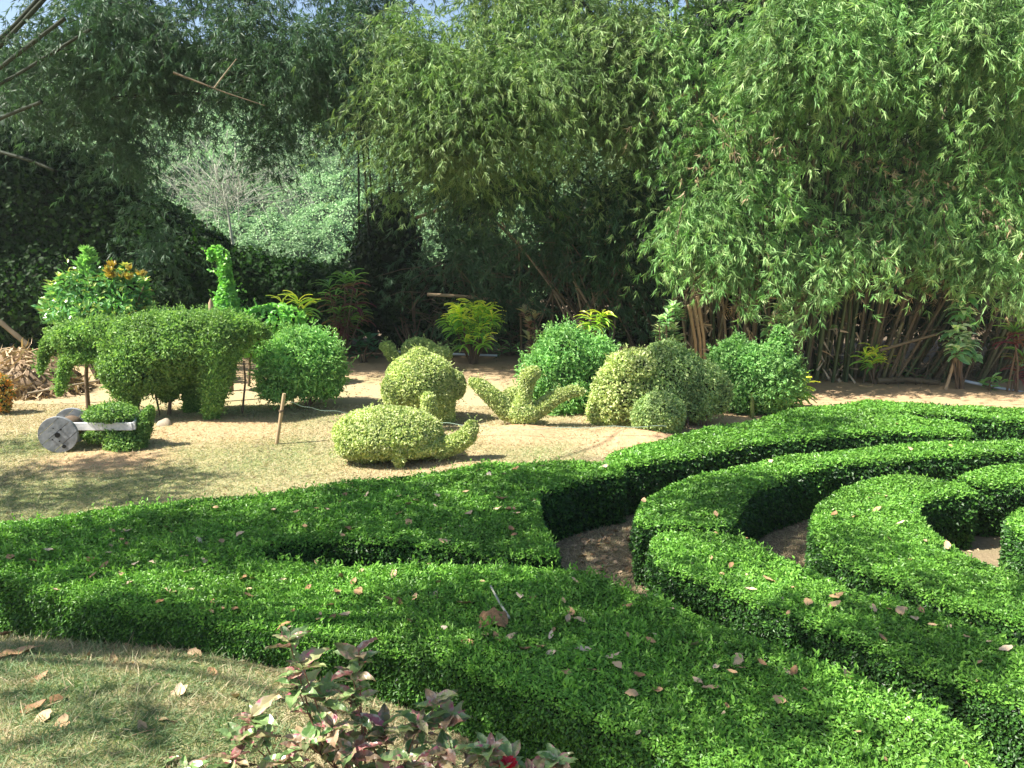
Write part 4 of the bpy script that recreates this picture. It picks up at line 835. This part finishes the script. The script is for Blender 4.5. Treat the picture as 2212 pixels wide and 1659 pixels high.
# lower sparse foliage and brown leaning stems between the clumps
bs = thing('bamboo_thicket', 'dark low thicket of leaning brown stems and sparse bamboo leaves under the central bamboo', 'thicket', at(1250, 770, 20.5) * [1, 1, 0])
pl = [(1180, 560, 90, 80, 20.2, .8, 330), (1100, 640, 90, 50, 20.4, .8, 280), (1300, 520, 120, 70, 19.6, .9, 420), (1250, 610, 90, 60, 19.8, .8, 260), (1010, 560, 110, 70, 21.3, .9, 420), (930, 600, 90, 60, 21.5, .8, 350), (1400, 600, 70, 80, 19.3, .7, 250), (1360, 700, 60, 60, 19.6, .6, 150), (1160, 470, 100, 50, 19.8, .8, 180), (1020, 480, 60, 60, 21, .8, 120), (1250, 450, 90, 60, 19.5, .8, 170), (1000, 400, 90, 50, 19.4, .8, 420), (1130, 400, 90, 60, 19.4, .8, 420), (1290, 420, 110, 70, 19.3, .8, 600), (1390, 480, 80, 90, 19.3, .8, 500), (1060, 540, 90, 60, 20.8, .8, 350), (1220, 540, 100, 60, 20.4, .8, 400), (1040, 680, 90, 50, 21.3, .7, 300)]
bamboo_foliage(pl, L=.19).build('foliage', [M['bamboo_blue'], M['drycane']], bs)  # same bamboo as the clumps; darker leaf colour paints in its shade
for i in range(44):
    x = 1120 + 330 * RNG.random(); Yb = 19.6 + RNG.random() * 1.3; b0 = at(x, 760, Yb); b0[2] = gz(b0[0], b0[1]) - .05; h = 1.6 + RNG.random() * 2.6
    ln = RNG.normal() * .30 + (.35 if x < 1260 else -.35)
    pts = [b0 + np.array([ln * h * t ** 1.2, -.05 * h * t, h * t]) for t in np.linspace(0, 1, 5)]
    culm('stem', pts, .020 + .025 * RNG.random(), bs, 'drycane')
mb = MB()
for i in range(260):
    x = 900 + 560 * RNG.random(); y = 560 + 190 * RNG.random(); c = at(x, y, 19.8 + RNG.random() * 1.4); d = rdir(1)[0]; d[2] = d[2] * .8 - .15; l = .4 + RNG.random() * .9
    add_tube(mb, [c, c + d * l * .5 + RNG.normal(size=3) * .07, c + d * l], [.010, .008, .005], 4, 0, None, False)
mb.build('dry_twigs', M['drycane'], bs)

# ------------------------------------------------------------------ vine bank, undergrowth, hillside
def leafy_mass(blobs, leaf, cover, mat, tmpl=T_BROAD, ratio=.75, depth=.25, jit=.06, droop=.45, core=.78):
    mb = MB(); C = np.array([b[0] for b in blobs]); R = np.array([b[1] for b in blobs])
    foliage(mb, C, R, C, R, leaf, cover, depth, jit, droop, .5, tmpl, ratio, core); return mb
def B(px, py, rx, ry, Y, rd): s = S(px, py, Y); return (at(px, py, Y), (rx * s, rd, ry * s))
vb = [B(20, 480, 160, 190, 22.5, 1.6), B(130, 470, 140, 160, 22.8, 1.6), B(240, 540, 120, 160, 22.8, 1.6), B(330, 560, 110, 130, 22.6, 1.5), B(420, 590, 100, 100, 22.4, 1.4), B(520, 620, 110, 82, 22.3, 1.3), B(630, 640, 110, 80, 22.4, 1.3), B(730, 650, 90, 80, 22.6, 1.2), B(-120, 480, 180, 200, 22, 1.8), B(80, 640, 180, 110, 21.4, 1.2), B(300, 680, 180, 80, 21.3, 1.0), B(520, 700, 130, 55, 21.4, .9), B(660, 710, 90, 50, 21.6, .8)]
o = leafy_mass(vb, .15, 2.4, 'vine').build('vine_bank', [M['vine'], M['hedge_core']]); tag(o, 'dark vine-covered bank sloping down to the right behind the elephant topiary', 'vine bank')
ub = [B(840, 560, 75, 130, 23, 1.0), B(800, 620, 70, 110, 22.8, 1.0), B(880, 640, 70, 90, 22.6, .9), B(845, 470, 40, 60, 23, .6), B(960, 640, 90, 60, 23.2, .9), B(1050, 600, 110, 90, 23.4, .8), B(1150, 700, 90, 60, 23.6, .8), B(1260, 590, 110, 80, 23.6, .7), B(1400, 600, 90, 130, 23.4, .8), B(1420, 450, 90, 100, 23.4, .8), B(1240, 480, 90, 60, 23.4, .6), B(1010, 500, 60, 60, 23.5, .6), B(1350, 710, 70, 50, 23.2, .7), B(930, 720, 100, 40, 22.5, .7)]
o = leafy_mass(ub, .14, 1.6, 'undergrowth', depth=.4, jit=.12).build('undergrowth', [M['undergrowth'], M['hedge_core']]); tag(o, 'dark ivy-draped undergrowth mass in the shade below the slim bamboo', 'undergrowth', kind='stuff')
ub = [B(1560 + 110 * i + RNG.normal() * 20, 640 + RNG.normal() * 25, 100, 120, 20.6, .7) for i in range(7)] + [B(1600 + 150 * i, 380, 130, 190, 20.8, .7) for i in range(5)] + [B(1600 + 150 * i, 100, 130, 180, 21, .7) for i in range(5)]
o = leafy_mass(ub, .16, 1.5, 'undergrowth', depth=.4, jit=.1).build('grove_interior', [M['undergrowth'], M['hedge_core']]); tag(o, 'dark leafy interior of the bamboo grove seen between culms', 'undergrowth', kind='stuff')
# far slope
def make_hill():
    xs = np.linspace(-140, 140, 71); ys = np.linspace(30, 130, 41); X, Y = np.meshgrid(xs, ys)
    Z = .2 + 24 * sstep(36, 105, Y) + 1.2 * np.sin(X * .11) * np.sin(Y * .13) - .5
    V = np.stack([X, Y, Z], -1).reshape(-1, 3); nx, ny = len(xs), len(ys); i = np.arange(ny - 1)[:, None]; j = np.arange(nx - 1)[None]
    mb = MB(); mb.add(V, np.stack([i * nx + j, i * nx + j + 1, (i + 1) * nx + j + 1, (i + 1) * nx + j], -1).reshape(-1, 4), 0, None, True)
    o = mb.build('hillside', plainmat('hillside_soil', [(.05, .09, .03), (.12, .15, .06)], scale=.4)); tag(o, kind='structure')
    def hz(x, y): return .2 + 24 * sstep(36, 105, y) - .5
    n = 430000; y = 37 + 60 * RNG.random(n) ** 1.5; x = (-.62 + .98 * RNG.random(n)) * y
    def bump(x, y): return 1.0 * np.sin(x * .55 + 1.3 * np.sin(y * .4)) * np.sin(y * .62 + 1.1 * np.sin(x * .37)) + .55 * np.sin(x * 1.3 + y * .9) * np.sin(y * 1.5 - x * .6) + .3 * np.sin(x * 3.1 - y) * np.sin(y * 2.9 + x * 1.1)
    z = hz(x, y) + 1.3 + bump(x, y) * .9; e_ = .2
    Nn = norm(np.stack([-(bump(x + e_, y) - bump(x, y)) / e_ * .9, -(hz(x, y + e_) + bump(x, y + e_) * .9 - hz(x, y) - bump(x, y) * .9) / e_, np.ones(n)], 1))
    mb = MB(); D = rdir(n) + Nn * .4; D[:, 2] -= 1.0; l = .0040 * y * (.7 + .6 * RNG.random(n))
    add_leaves(mb, np.stack([x, y, z], 1) + rdir(n) * .16 * RNG.random((n, 1)), D, Nn + rdir(n) * .5, l, l * .55, T_LEAF, 0)
    gx = np.linspace(-62, 38, 140); gy = np.linspace(36, 99, 90); GX, GY = np.meshgrid(gx, gy); GZ = hz(GX, GY) + 1.15 + bump(GX, GY) * .9
    i_ = np.arange(89)[:, None]; j_ = np.arange(139)[None]; mb.add(np.stack([GX, GY, GZ], -1).reshape(-1, 3), np.stack([i_ * 140 + j_, i_ * 140 + j_ + 1, (i_ + 1) * 140 + j_ + 1, (i_ + 1) * 140 + j_], -1).reshape(-1, 4), 1, None, True)
    o = mb.build('hillside_wood', [M['hill'], M['undergrowth']])
    tag(o, 'pale sunlit wooded slope seen through the gap in the bamboo', 'wood', kind='stuff')
    root_ = at(490, 450, 40); mb = MB()
    for k in range(170):
        a = RNG.random() * 2 * math.pi; e = .1 + 1.2 * RNG.random(); l = 1.6 + 2.0 * RNG.random()
        d = np.array([math.cos(a) * math.cos(e), math.sin(a) * math.cos(e), math.sin(e)]); c = root_ + d * l * .25 + RNG.normal(size=3) * .5
        p1 = c + d * l * .5; p2 = p1 + d * l * .4 - [0, 0, .3]; p3 = p2 + d * l * .25 - [0, 0, 1.3] + RNG.normal(size=3) * .2
        add_tube(mb, [c, p1, p2, p3], [.018, .013, .010, .007], 3, 0, None, False)
    b0 = root_.copy(); b0[2] = gz(b0[0], b0[1]); 
    add_tube(mb, [b0 + [0, 0, -.3], (b0 + root_) / 2 + [.2, 0, 0], root_ + [0, 0, .4]], [.10, .08, .05], 6)
    tag(mb.build('dry_shrub', M['whitewood']), 'pale leafless twiggy shrub on the far slope', 'shrub')
make_hill()

# ------------------------------------------------------------------ shade tree outside the frame at left
def make_shade():
    areas = [([(0, 1130), (560, 1072), (1050, 1005), (1300, 998), (1340, 1030), (1215, 1195), (900, 1180), (620, 1195), (330, 1190), (60, 1210), (-20, 1230)], ZT, 1.3, .5),
             ([(860, 1310), (1000, 1290), (1290, 1240), (1400, 1300), (1650, 1400), (1800, 1470), (1650, 1500), (1480, 1470), (1300, 1600), (1050, 1600), (880, 1450)], ZT, 2.2, .4),
             ([(1370, 1130), (1372, 1095), (1480, 1035), (1660, 1000), (1720, 1015), (1600, 1131)], ZT, 1.1, .45), ([(1410, 1180), (1440, 1145), (1560, 1148), (1800, 1250), (2212, 1400), (2212, 1470), (1900, 1400), (1500, 1240)], ZT, 1.0, .4),
             ([(0, 1005), (330, 998), (560, 1030), (480, 1078), (250, 1090), (0, 1118)], 0, 1.2, .45), ([(-60, 950), (60, 955), (70, 975), (-60, 985)], 0, 1.0, .4), ([(10, 1335), (430, 1340), (340, 1412), (90, 1405)], .45, 1.2, .25),
             ([(0, 1470), (200, 1440), (430, 1560), (300, 1659), (0, 1600)], .55, .45, .22), ([(1420, 770), (1560, 780), (1570, 900), (1420, 900)], .8, 1.3, .4), ([(1750, 1180), (1900, 1225), (2212, 1340), (2212, 1260), (2000, 1140)], ZT, .6, .4), ([(1230, 1150), (1380, 1130), (1380, 1240), (1260, 1210)], .0, 1.4, .3), ([(1700, 900), (1900, 905), (2080, 930), (1700, 945)], ZT, .7, .5), ([(1600, 1520), (2000, 1640), (1800, 1650), (1600, 1600)], ZT, .4, .4)]
    root = thing('shade_tree', 'broad tree left of the garden whose crown dapples the hedges', 'tree', (-10.5, 2.5, gz(-10.5, 2.5)))
    mb = MB(); cents = []
    for poly, z0, dens, r in areas:
        W_ = np.array([G(a, b, z0)[:2] for a, b in poly]); lo, hi = W_.min(0), W_.max(0)
        Q = lo + RNG.random((4000, 2)) * (hi - lo); Q = Q[in_poly(Q, W_)]
        ar = np.prod(hi - lo) * len(Q) / 4000; n = max(3, int(ar * dens * 1.7 / (r * r * 2)))
        for q in Q[:n]:
            y = q[1]; zt = max(7.2, CAM_H + .30 * y + 1.6) + RNG.random() * 2.2
            c = np.array([q[0], y, z0]) + SUN / SUN[2] * (zt - z0); cents.append(c); m = int(60 * (r / .4) ** 2)
            P = c + RNG.normal(size=(m, 3)) * r * .55; D = rdir(m); D[:, 2] -= .3
            add_leaves(mb, P, D, rdir(m) + [0, 0, .8], .13 + .06 * RNG.random(m), .075, T_BROAD, 0)
    mb.build('crown', M['shadeleaf'], root)
    mt = MB(); b0 = np.array([-10.5, 2.5, -.1]); tp = np.array([-9.6, 4.0, 6.0])
    add_tube(mt, [b0, (b0 + tp) / 2 + [.2, -.1, 0], tp], [.4, .3, .24], 12); mt.build('trunk', M['bark'], root)
    ml = MB(); cents = np.array(cents)
    for k in RNG.choice(len(cents), 16, replace=False):
        c = cents[k]; add_tube(ml, [tp, (tp + c) / 2 + [0, 0, .6], c], [.07, .03, .008], 6)
    ml.build('limb', M['bark'], root)
make_shade()

# ------------------------------------------------------------------ grass
def make_grass():
    mb = MB()
    def bed(n, x0, x1, y0, y1, L, Wd, bias, lay):
        x = RNG.uniform(x0, x1, n); y = RNG.uniform(y0, y1, n)
        P = np.stack([x, y, gz(x, y)], 1); px, py, dz = project(P); ok = (px > -80) & (px < 2300) & (py < 1720)
        for k_, (poly, zt) in HEDGES.items(): ok &= ~in_poly(P[:, :2], poly)
        g = np.zeros(n)
        for a, b, r, w in GREEN_SPOTS:
            q = G(a, b); g = np.maximum(g, w * np.exp(-((x - q[0]) ** 2 + (y - q[1]) ** 2) / r ** 2))
        for a, b, r, w in SOIL_SPOTS:
            q = G(a, b); ok &= RNG.random(n) > .9 * w * np.exp(-(((x - q[0]) ** 2 + ((y - q[1]) * 1.3) ** 2) / r ** 2) ** 2)
        P = P[ok]; g = g[ok]; m = len(P); D = rdir(m); D[:, 2] = np.abs(D[:, 2]) * (1 - lay) + .06
        cl = .5 + .5 * np.sin(P[:, 0] * 6.1 + 2 * np.sin(P[:, 1] * 5)) * np.sin(P[:, 1] * 7.3 + 1.5 * np.sin(P[:, 0] * 4))
        rn = np.clip(RNG.random(m) * .55 + bias * cl * RNG.random(m) + g * RNG.random(m), 0, 1)
        l = L * (.5 + RNG.random(m)); add_leaves(mb, P + [0, 0, .004], D, rdir(m) + [0, 0, .6], l, Wd, T_BLADE, 0, rn)
    bed(130000, -4.6, .4, 2.6, 6.4, .05, .0042, .95, .45)
    bed(9000, -4.6, .4, 2.6, 6.4, .10, .006, 1.2, .1)
    bed(240000, -11, 3.5, 6.8, 15, .05, .007, .22, .6)
    tag(mb.build('lawn_grass', M['grass']), 'short dry straw and green grass of the lawn', 'grass', kind='stuff')
make_grass()
def make_litter():
    mb = MB(); n = 5200; x = RNG.uniform(-11, 7, n); y = RNG.uniform(3, 20, n); P = np.stack([x, y, gz(x, y) + .008], 1)
    D = rdir(n); D[:, 2] *= .25; add_leaves(mb, P, D, rdir(n) * .5 + [0, 0, 1], .035 + .05 * RNG.random(n), .02, T_LEAF, 0)
    n = 500; x = RNG.uniform(-11, 7, n); y = RNG.uniform(3, 20, n)
    for a, b in zip(x, y):
        c = np.array([a, b, float(gz(a, b)) + .006]); d = rdir(1)[0]; d[2] *= .08; add_tube(mb, [c, c + d * .1, c + d * .2 + RNG.normal(size=3) * [.02, .02, .003]], [.004, .0035, .002], 4, 0, .2, False)
    tag(mb.build('ground_litter', M['heap']), 'scattered dead leaf bits and twigs over the lawn and soil', 'litter', kind='stuff')
make_litter()

# ------------------------------------------------------------------ fallen leaves
def leaf_shape(k):
    mb = MB(); n, m = 7, 3; t = np.linspace(0, 1, n); w = (.22 + .05 * (k % 3)) * np.sin(np.clip(t * .94 + .05, 0, 1) * math.pi) ** (.7 + .1 * (k % 2)); V = []
    curl = (.5, .9, -.6, .3, 1.2, .7)[k % 6]; tw = (.2, -.5, .4, 0, .3, -.2)[k % 6]
    for i in range(n):
        for j in (-1, 0, 1):
            x = t[i] - .5; y = j * w[i]; z = .16 + curl * (x * x) * .8 + abs(j) * w[i] * (.35 + .3 * math.sin(k * 2.1)) + tw * x * y + .03 * math.sin(k * 5 + i * 2.3 + j * 4)
            V.append((x, y * (1 + .12 * math.sin(i * 3 + k)), z))
    V = np.array(V); V[:, 2] -= V[:, 2].min() - .02
    mb.add(V, [[i * 3 + j, i * 3 + j + 1, i * 3 + j + 4, i * 3 + j + 3] for i in range(n - 1) for j in range(2)], 0, None, True)
    add_tube(mb, [(-.68, .03, V[1, 2]), (-.58, .01, V[1, 2] - .01), (-.5, 0, V[1, 2])], .012, 4)
    me = mb.mesh('fallen_leaf'); me.materials.append(M['fallen']); return me
LS = [leaf_shape(k) for k in range(6)]
def fallen(px, py, z, size, label, group, hedge_=True):
    p = G(px, py, z)
    if z < .3 or not hedge_:
        for _ in range(4): p = G(px, py, float(gz(p[0], p[1])))
    o = bpy.data.objects.new('fallen_leaf', random.choice(LS)); COL.objects.link(o)
    o.location = (p[0], p[1], p[2] + (.004 if not hedge_ else .004)); s = size * (.75 + .5 * random.random()); o.scale = (s, s, s)
    o.rotation_euler = (random.gauss(0, .3), random.gauss(0, .3), random.random() * 6.283)
    tag(o, label, 'leaf', group)
def conv(pts, ox, oy, k): return [(ox + k * a, oy + k * b) for a, b in pts]
LA = conv([(60, 450), (280, 405), (195, 470), (645, 297), (725, 305), (700, 350), (735, 373), (520, 465), (785, 490), (885, 480), (700, 545), (1070, 390), (1060, 445), (1180, 470), (1090, 530), (600, 498), (920, 580), (540, 550), (965, 640), (1245, 650), (1010, 650), (920, 705), (1225, 710), (1430, 675), (1400, 570), (1455, 575), (1355, 745), (1280, 750), (1175, 745), (1775, 625), (1640, 845), (1910, 725), (1840, 810), (1915, 795), (1980, 790), (1940, 650)], 0, 1037, .375)
LA += conv([(200, 770), (435, 720), (125, 740), (100, 825), (225, 825), (410, 875), (465, 895), (560, 865), (700, 775), (680, 850), (850, 900), (535, 1000), (735, 1040), (875, 1130), (975, 1090), (1045, 1105), (1120, 1100), (1210, 1170), (1305, 1160), (1365, 1190), (1180, 850), (1260, 865), (1510, 760), (1490, 955), (1460, 990), (1530, 995), (1385, 1050), (1445, 880), (1820, 910), (1610, 1290), (1735, 1210), (1460, 1305), (1760, 1260), (1895, 1325), (1565, 1175), (1960, 1120), (1845, 1430), (1970, 1080), (1825, 1085)], 691, 979, .3646)
LA += conv([(500, 1275), (725, 1350), (615, 1390), (740, 1395), (520, 1465), (585, 1500), (1020, 1415), (945, 1557), (1075, 1520), (1295, 1430), (850, 1365)], 1290, 864, .4167)
LB = conv([(955, 275), (1385, 315), (1140, 350), (1270, 360), (1710, 188), (1575, 180), (1755, 275)], 0, 1037, .375) + conv([(145, 250), (165, 450), (470, 360), (570, 285), (525, 310), (690, 255), (880, 360), (1160, 360), (1135, 460), (1075, 270), (1120, 335), (1060, 330), (865, 230), (1265, 285), (735, 525), (720, 455), (525, 415), (1690, 80), (1325, 80), (1085, 127), (1160, 100), (1000, 130), (280, 250), (115, 290)], 691, 979, .3646)
LD = conv([(695, 860), (885, 940), (800, 985), (1095, 1055), (1240, 1020), (1235, 1068), (1430, 1085), (1515, 1090), (1570, 1095), (1675, 1100), (1640, 1135), (1735, 1170), (1480, 1240), (1905, 1230), (2035, 1260), (2115, 1295)], 1290, 864, .4167)
LE = conv([(1405, 510), (1450, 490), (1495, 505), (1450, 570), (1575, 640), (1515, 725), (1705, 735), (1820, 765), (1620, 830), (1230, 600), (1340, 610)], 1290, 864, .4167)
LC = conv([(900, 320), (1835, 240), (1620, 255), (630, 490), (615, 597), (240, 525), (1235, 135), (1555, 128), (770, 155)], 1290, 864, .4167)
for lst, lab, grp, sz in ((LA, 'dry fallen leaf resting on top of the nearest long hedge', 'fallen leaves on the nearest hedge', .085), (LB, 'dry fallen leaf resting on the broad hedge beside the lawn', 'fallen leaves on the broad hedge', .095), (LD, 'dry fallen leaf resting on the second diagonal hedge', 'fallen leaves on the diagonal hedge', .09), (LE, 'dry fallen leaf resting on the hook-shaped inner hedge', 'fallen leaves on the inner hedge', .085), (LC, 'dry fallen leaf on the far curved hedges', 'fallen leaves on the far hedges', .085)):
    for x, y in lst: fallen(x, y, ZT + .01, sz, lab, grp)
random.seed(11)
for key, lab, grp, nn_ in (('A', 'dry fallen leaf resting on top of the nearest long hedge', 'fallen leaves on the nearest hedge', 34), ('B', 'dry fallen leaf resting on the broad hedge beside the lawn', 'fallen leaves on the broad hedge', 12), ('D', 'dry fallen leaf resting on the second diagonal hedge', 'fallen leaves on the diagonal hedge', 14)):
    po = HEDGES[key][0]; lo, hi = po.min(0), po.max(0); k = 0
    while k < nn_:
        p = np.array([lo + np.array([random.random(), random.random()]) * (hi - lo)])
        x, y, _ = project([p[0, 0], p[0, 1], ZT])
        if in_poly(p, po)[0] and 0 < x < 2212 and y < 1650: fallen(x, y, ZT + .01, .055, lab, grp); k += 1
GL = conv([(185, 795), (715, 890), (755, 950), (885, 970), (1130, 1010), (740, 1070), (1230, 1115), (1035, 1245), (1350, 1260), (1590, 1265), (330, 1275), (205, 1330), (260, 1380), (355, 1415), (815, 1440), (930, 1385), (1030, 1220), (500, 1030), (1725, 1465), (650, 1050), (240, 1150), (20, 900), (40, 830)], 0, 1037, .375)
for x, y in GL: fallen(x, y, .45, .12, 'dry brown fallen leaf lying on the foreground grass', 'fallen leaves on the foreground grass', False)
fallen(30, 1418, .5, .24, 'largest yellow fallen leaf on the grass at the left edge', 'fallen leaves on the foreground grass', False)
for k in range(70):
    u, v = random.random(), random.random(); x = 1240 + 130 * u; y = 1140 + 100 * v
    if (x - 1240) * .55 + 1140 - (1140 + 60 * (1 - u)) > 300: continue
    p = G(x, y, 0)[None, :2]
    if any(in_poly(p, po)[0] for po, _ in HEDGES.values()): continue
    fallen(x, y, 0, .07, 'small grey dead leaf littering the path between hedges', 'dead leaves on the path', False)
# husk with twig on the nearest hedge
c = G(1066, 1345, ZT + .03); mb = MB(); V = []; n, m = 9, 7
for i in range(n):
    for j in range(m):
        u, v = i / (n - 1) - .5, j / (m - 1) - .5; V.append((u * .20 * (1 + .08 * math.sin(j * 2.2)), v * .13 * (1 + .12 * math.sin(i * 1.9)), .05 - .22 * u * u + .012 * math.sin(i * 2 + j) + .05 * v))
mb.add(np.array(V) + c, [[i * m + j, i * m + j + 1, (i + 1) * m + j + 1, (i + 1) * m + j] for i in range(n - 1) for j in range(m - 1)], 0, None, True)
tag(mb.build('palm_husk', M['husk']), 'curled brown husk piece lying on the nearest hedge', 'husk')
mb = MB(); add_tube(mb, [G(1060, 1266, ZT + .06), G(1078, 1300, ZT + .07), G(1100, 1334, ZT + .05)], [.008, .009, .010], 6); tag(mb.build('dry_twig', M['whitewood']), 'pale dry twig on the hedge touching the brown husk', 'twig')

# ------------------------------------------------------------------ hibiscus in the foreground
def hib_mat():
    m, t, b = newmat('variegated_hibiscus_leaf'); N = t.nodes; K = t.links
    at_ = N.new('ShaderNodeAttribute'); at_.attribute_name = 'rnd'
    uvn = N.new('ShaderNodeAttribute'); uvn.attribute_name = 'lx'
    base = ramp(t, [(0, (.10, .22, .06)), (.25, (.30, .44, .16)), (.42, (.14, .24, .09)), (.55, (.20, .07, .07)), (.75, (.42, .52, .22)), (1, (.40, .12, .15))]); K.new(at_.outputs['Fac'], base.inputs[0])
    tc = N.new('ShaderNodeTexCoord'); nz = N.new('ShaderNodeTexNoise'); nz.inputs['Scale'].default_value = 24; nz.inputs['Detail'].default_value = 2; K.new(tc.outputs['Object'], nz.inputs['Vector'])
    ad = N.new('ShaderNodeMath'); ad.operation = 'MULTIPLY_ADD'; ad.inputs[1].default_value = .55; K.new(uvn.outputs['Fac'], ad.inputs[0]); K.new(nz.outputs[0], ad.inputs[2])
    f1 = ramp(t, [(.66, (0, 0, 0)), (.76, (1, 1, 1))]); K.new(ad.outputs[0], f1.inputs[0])
    f2 = ramp(t, [(.84, (0, 0, 0)), (.90, (1, 1, 1))]); K.new(ad.outputs[0], f2.inputs[0])
    def mix(f, a, c):
        x = N.new('ShaderNodeMix'); x.data_type = 'RGBA'; K.new(f, x.inputs[0]); K.new(a, x.inputs[6])
        if isinstance(c, tuple): x.inputs[7].default_value = (*c, 1)
        else: K.new(c, x.inputs[7])
        return x.outputs[2]
    cr = ramp(t, [(0, (.50, .55, .32)), (.3, (.20, .30, .12)), (.6, (.45, .20, .19)), (1, (.55, .50, .38))]); K.new(at_.outputs['Fac'], cr.inputs[0])
    c = mix(f1.outputs[0], base.outputs[0], cr.outputs[0]); c = mix(f2.outputs[0], c, (.58, .16, .22))
    K.new(c, b.inputs['Base Color']); b.inputs['Roughness'].default_value = .28; b.inputs['Specular IOR Level'].default_value = .55
    tr = N.new('ShaderNodeBsdfTranslucent'); K.new(c, tr.inputs[0]); mx = N.new('ShaderNodeMixShader'); mx.inputs[0].default_value = .3
    K.new(b.outputs[0], mx.inputs[1]); K.new(tr.outputs[0], mx.inputs[2]); K.new(mx.outputs[0], N['Material Output'].inputs[0]); return m
def make_hibiscus():
    base = at(830, 1760, 3.75); base[2] = gz(base[0], base[1]); root = thing('hibiscus_shrub', 'pink and green variegated hibiscus shrub with a red flower at the bottom edge', 'shrub', base)
    n = 9; t = np.linspace(0, 1, n); w = .5 * np.sin(np.clip(t ** .8, 0, 1) * math.pi) ** .9 * .74; w = w * (1 + .10 * (np.arange(n) % 2)) + .01
    T_ = np.array([[t[i], s * w[i] * .95, -.30 * t[i] ** 2 + (.10 * abs(s) if s else 0) + .03 * math.sin(i * 2 + s)] for i in range(n) for s in (-1, -.5, 0, .5, 1)])
    F_ = np.array([[5 * i + j, 5 * i + j + 1, 5 * i + j + 6, 5 * i + j + 5] for i in range(n - 1) for j in range(4)])
    tips = [(625, 1385, 3.75), (650, 1430, 3.7), (640, 1480, 3.7), (775, 1410, 3.8), (760, 1455, 3.75), (700, 1500, 3.7), (760, 1500, 3.7), (545, 1545, 3.6), (525, 1590, 3.55), (945, 1510, 3.8), (975, 1545, 3.8), (905, 1560, 3.75), (830, 1570, 3.7), (720, 1570, 3.6), (660, 1600, 3.55), (620, 1640, 3.5), (500, 1640, 3.5), (760, 1620, 3.55), (880, 1640, 3.6), (960, 1620, 3.65), (1060, 1610, 3.7), (1100, 1640, 3.7), (1200, 1640, 3.7), (1150, 1665, 3.65), (560, 1690, 3.45), (820, 1680, 3.5), (350, 1655, 3.5), (390, 1675, 3.45), (690, 1690, 3.5), (990, 1690, 3.6)]
    mb = MB(); ms = MB()
    for x, y, Y in tips:
        Y += .1; c = at(x, y, Y); a0 = base + RNG.normal(size=3) * [.06, .05, 0] + [(c[0] - base[0]) * .25, 0, 0]; md = a0 * .45 + c * .55 + [(c[0] - base[0]) * .08, 0, -.06]
        add_tube(ms, [a0 - [0, 0, .04], md, c], [.007, .005, .003], 6)
        kk = 7; tt = .35 + .55 * RNG.random(kk); PP = np.where(tt[:, None] < .5, a0 + (md - a0) * (tt[:, None] * 2), md + (c - md) * (tt[:, None] * 2 - 1))
        aa = RNG.random(kk) * 6.283; DD = np.stack([np.cos(aa), np.sin(aa), .1 + .5 * RNG.random(kk)], 1); ll = .11 * (.6 + .7 * RNG.random(kk))
        add_leaves(mb, PP, DD, np.stack([-np.cos(aa) * .4, -np.sin(aa) * .4, np.ones(kk)], 1) + RNG.normal(size=(kk, 3)) * .3, ll, ll * .6, (T_, F_), 0, RNG.random(kk) * .9)
        k = 9; a = np.arange(k) * 2.4 + RNG.random() * 6; D = np.stack([np.cos(a), np.sin(a) * .9, .25 + RNG.random(k) * .75], 1)
        P = c + np.stack([np.zeros(k), np.zeros(k), -RNG.random(k) * .07], 1)
        Nn = np.stack([-np.cos(a) * .6, -np.sin(a) * .6, np.ones(k)], 1) + RNG.normal(size=(k, 3)) * .3
        l = .13 * (.65 + .7 * RNG.random(k)); add_leaves(mb, P, D, Nn, l, l * .62, (T_, F_), 0, RNG.random(k))
    fo = mb.build('foliage', hib_mat(), root); nv = len(fo.data.vertices)
    a = fo.data.attributes.new('lx', 'FLOAT', 'POINT'); a.data.foreach_set('value', np.tile(np.abs(T_[:, 1]) * 1.6, nv // len(T_)).astype(np.float32))
    ms.build('stem', plainmat('red_brown_stem', [(.14, .06, .04), (.26, .15, .09)], scale=30), root)
    mf = MB(); fc = at(1098, 1652, 3.75)
    k = 26; a = np.arange(k) * 2.4; D = np.stack([np.cos(a), np.sin(a), .2 + .9 * np.linspace(1, 0, k)], 1)
    add_leaves(mf, np.repeat(fc[None], k, 0), D, np.stack([-np.cos(a), -np.sin(a), np.ones(k)], 1) + RNG.normal(size=(k, 3)) * .4, .055, .045, T_BROAD, 0)
    mf.build('flower', M['flower'], root)
make_hibiscus()

# ------------------------------------------------------------------ haze
mb = MB(); add_box(mb, (0, 45, 12.0), (110, 0, 0), (0, 65, 0), (0, 0, 17.0), bev=.01)
hm = bpy.data.materials.new('haze'); hm.use_nodes = True; ht = hm.node_tree; ht.nodes.remove(ht.nodes['Principled BSDF'])
pv = ht.nodes.new('ShaderNodeVolumePrincipled'); pv.inputs['Color'].default_value = (.80, .92, .88, 1); pv.inputs['Density'].default_value = .0006; pv.inputs['Anisotropy'].default_value = .2
ht.links.new(pv.outputs[0], ht.nodes['Material Output'].inputs['Volume'])
tag(mb.build('haze', hm), kind='stuff')
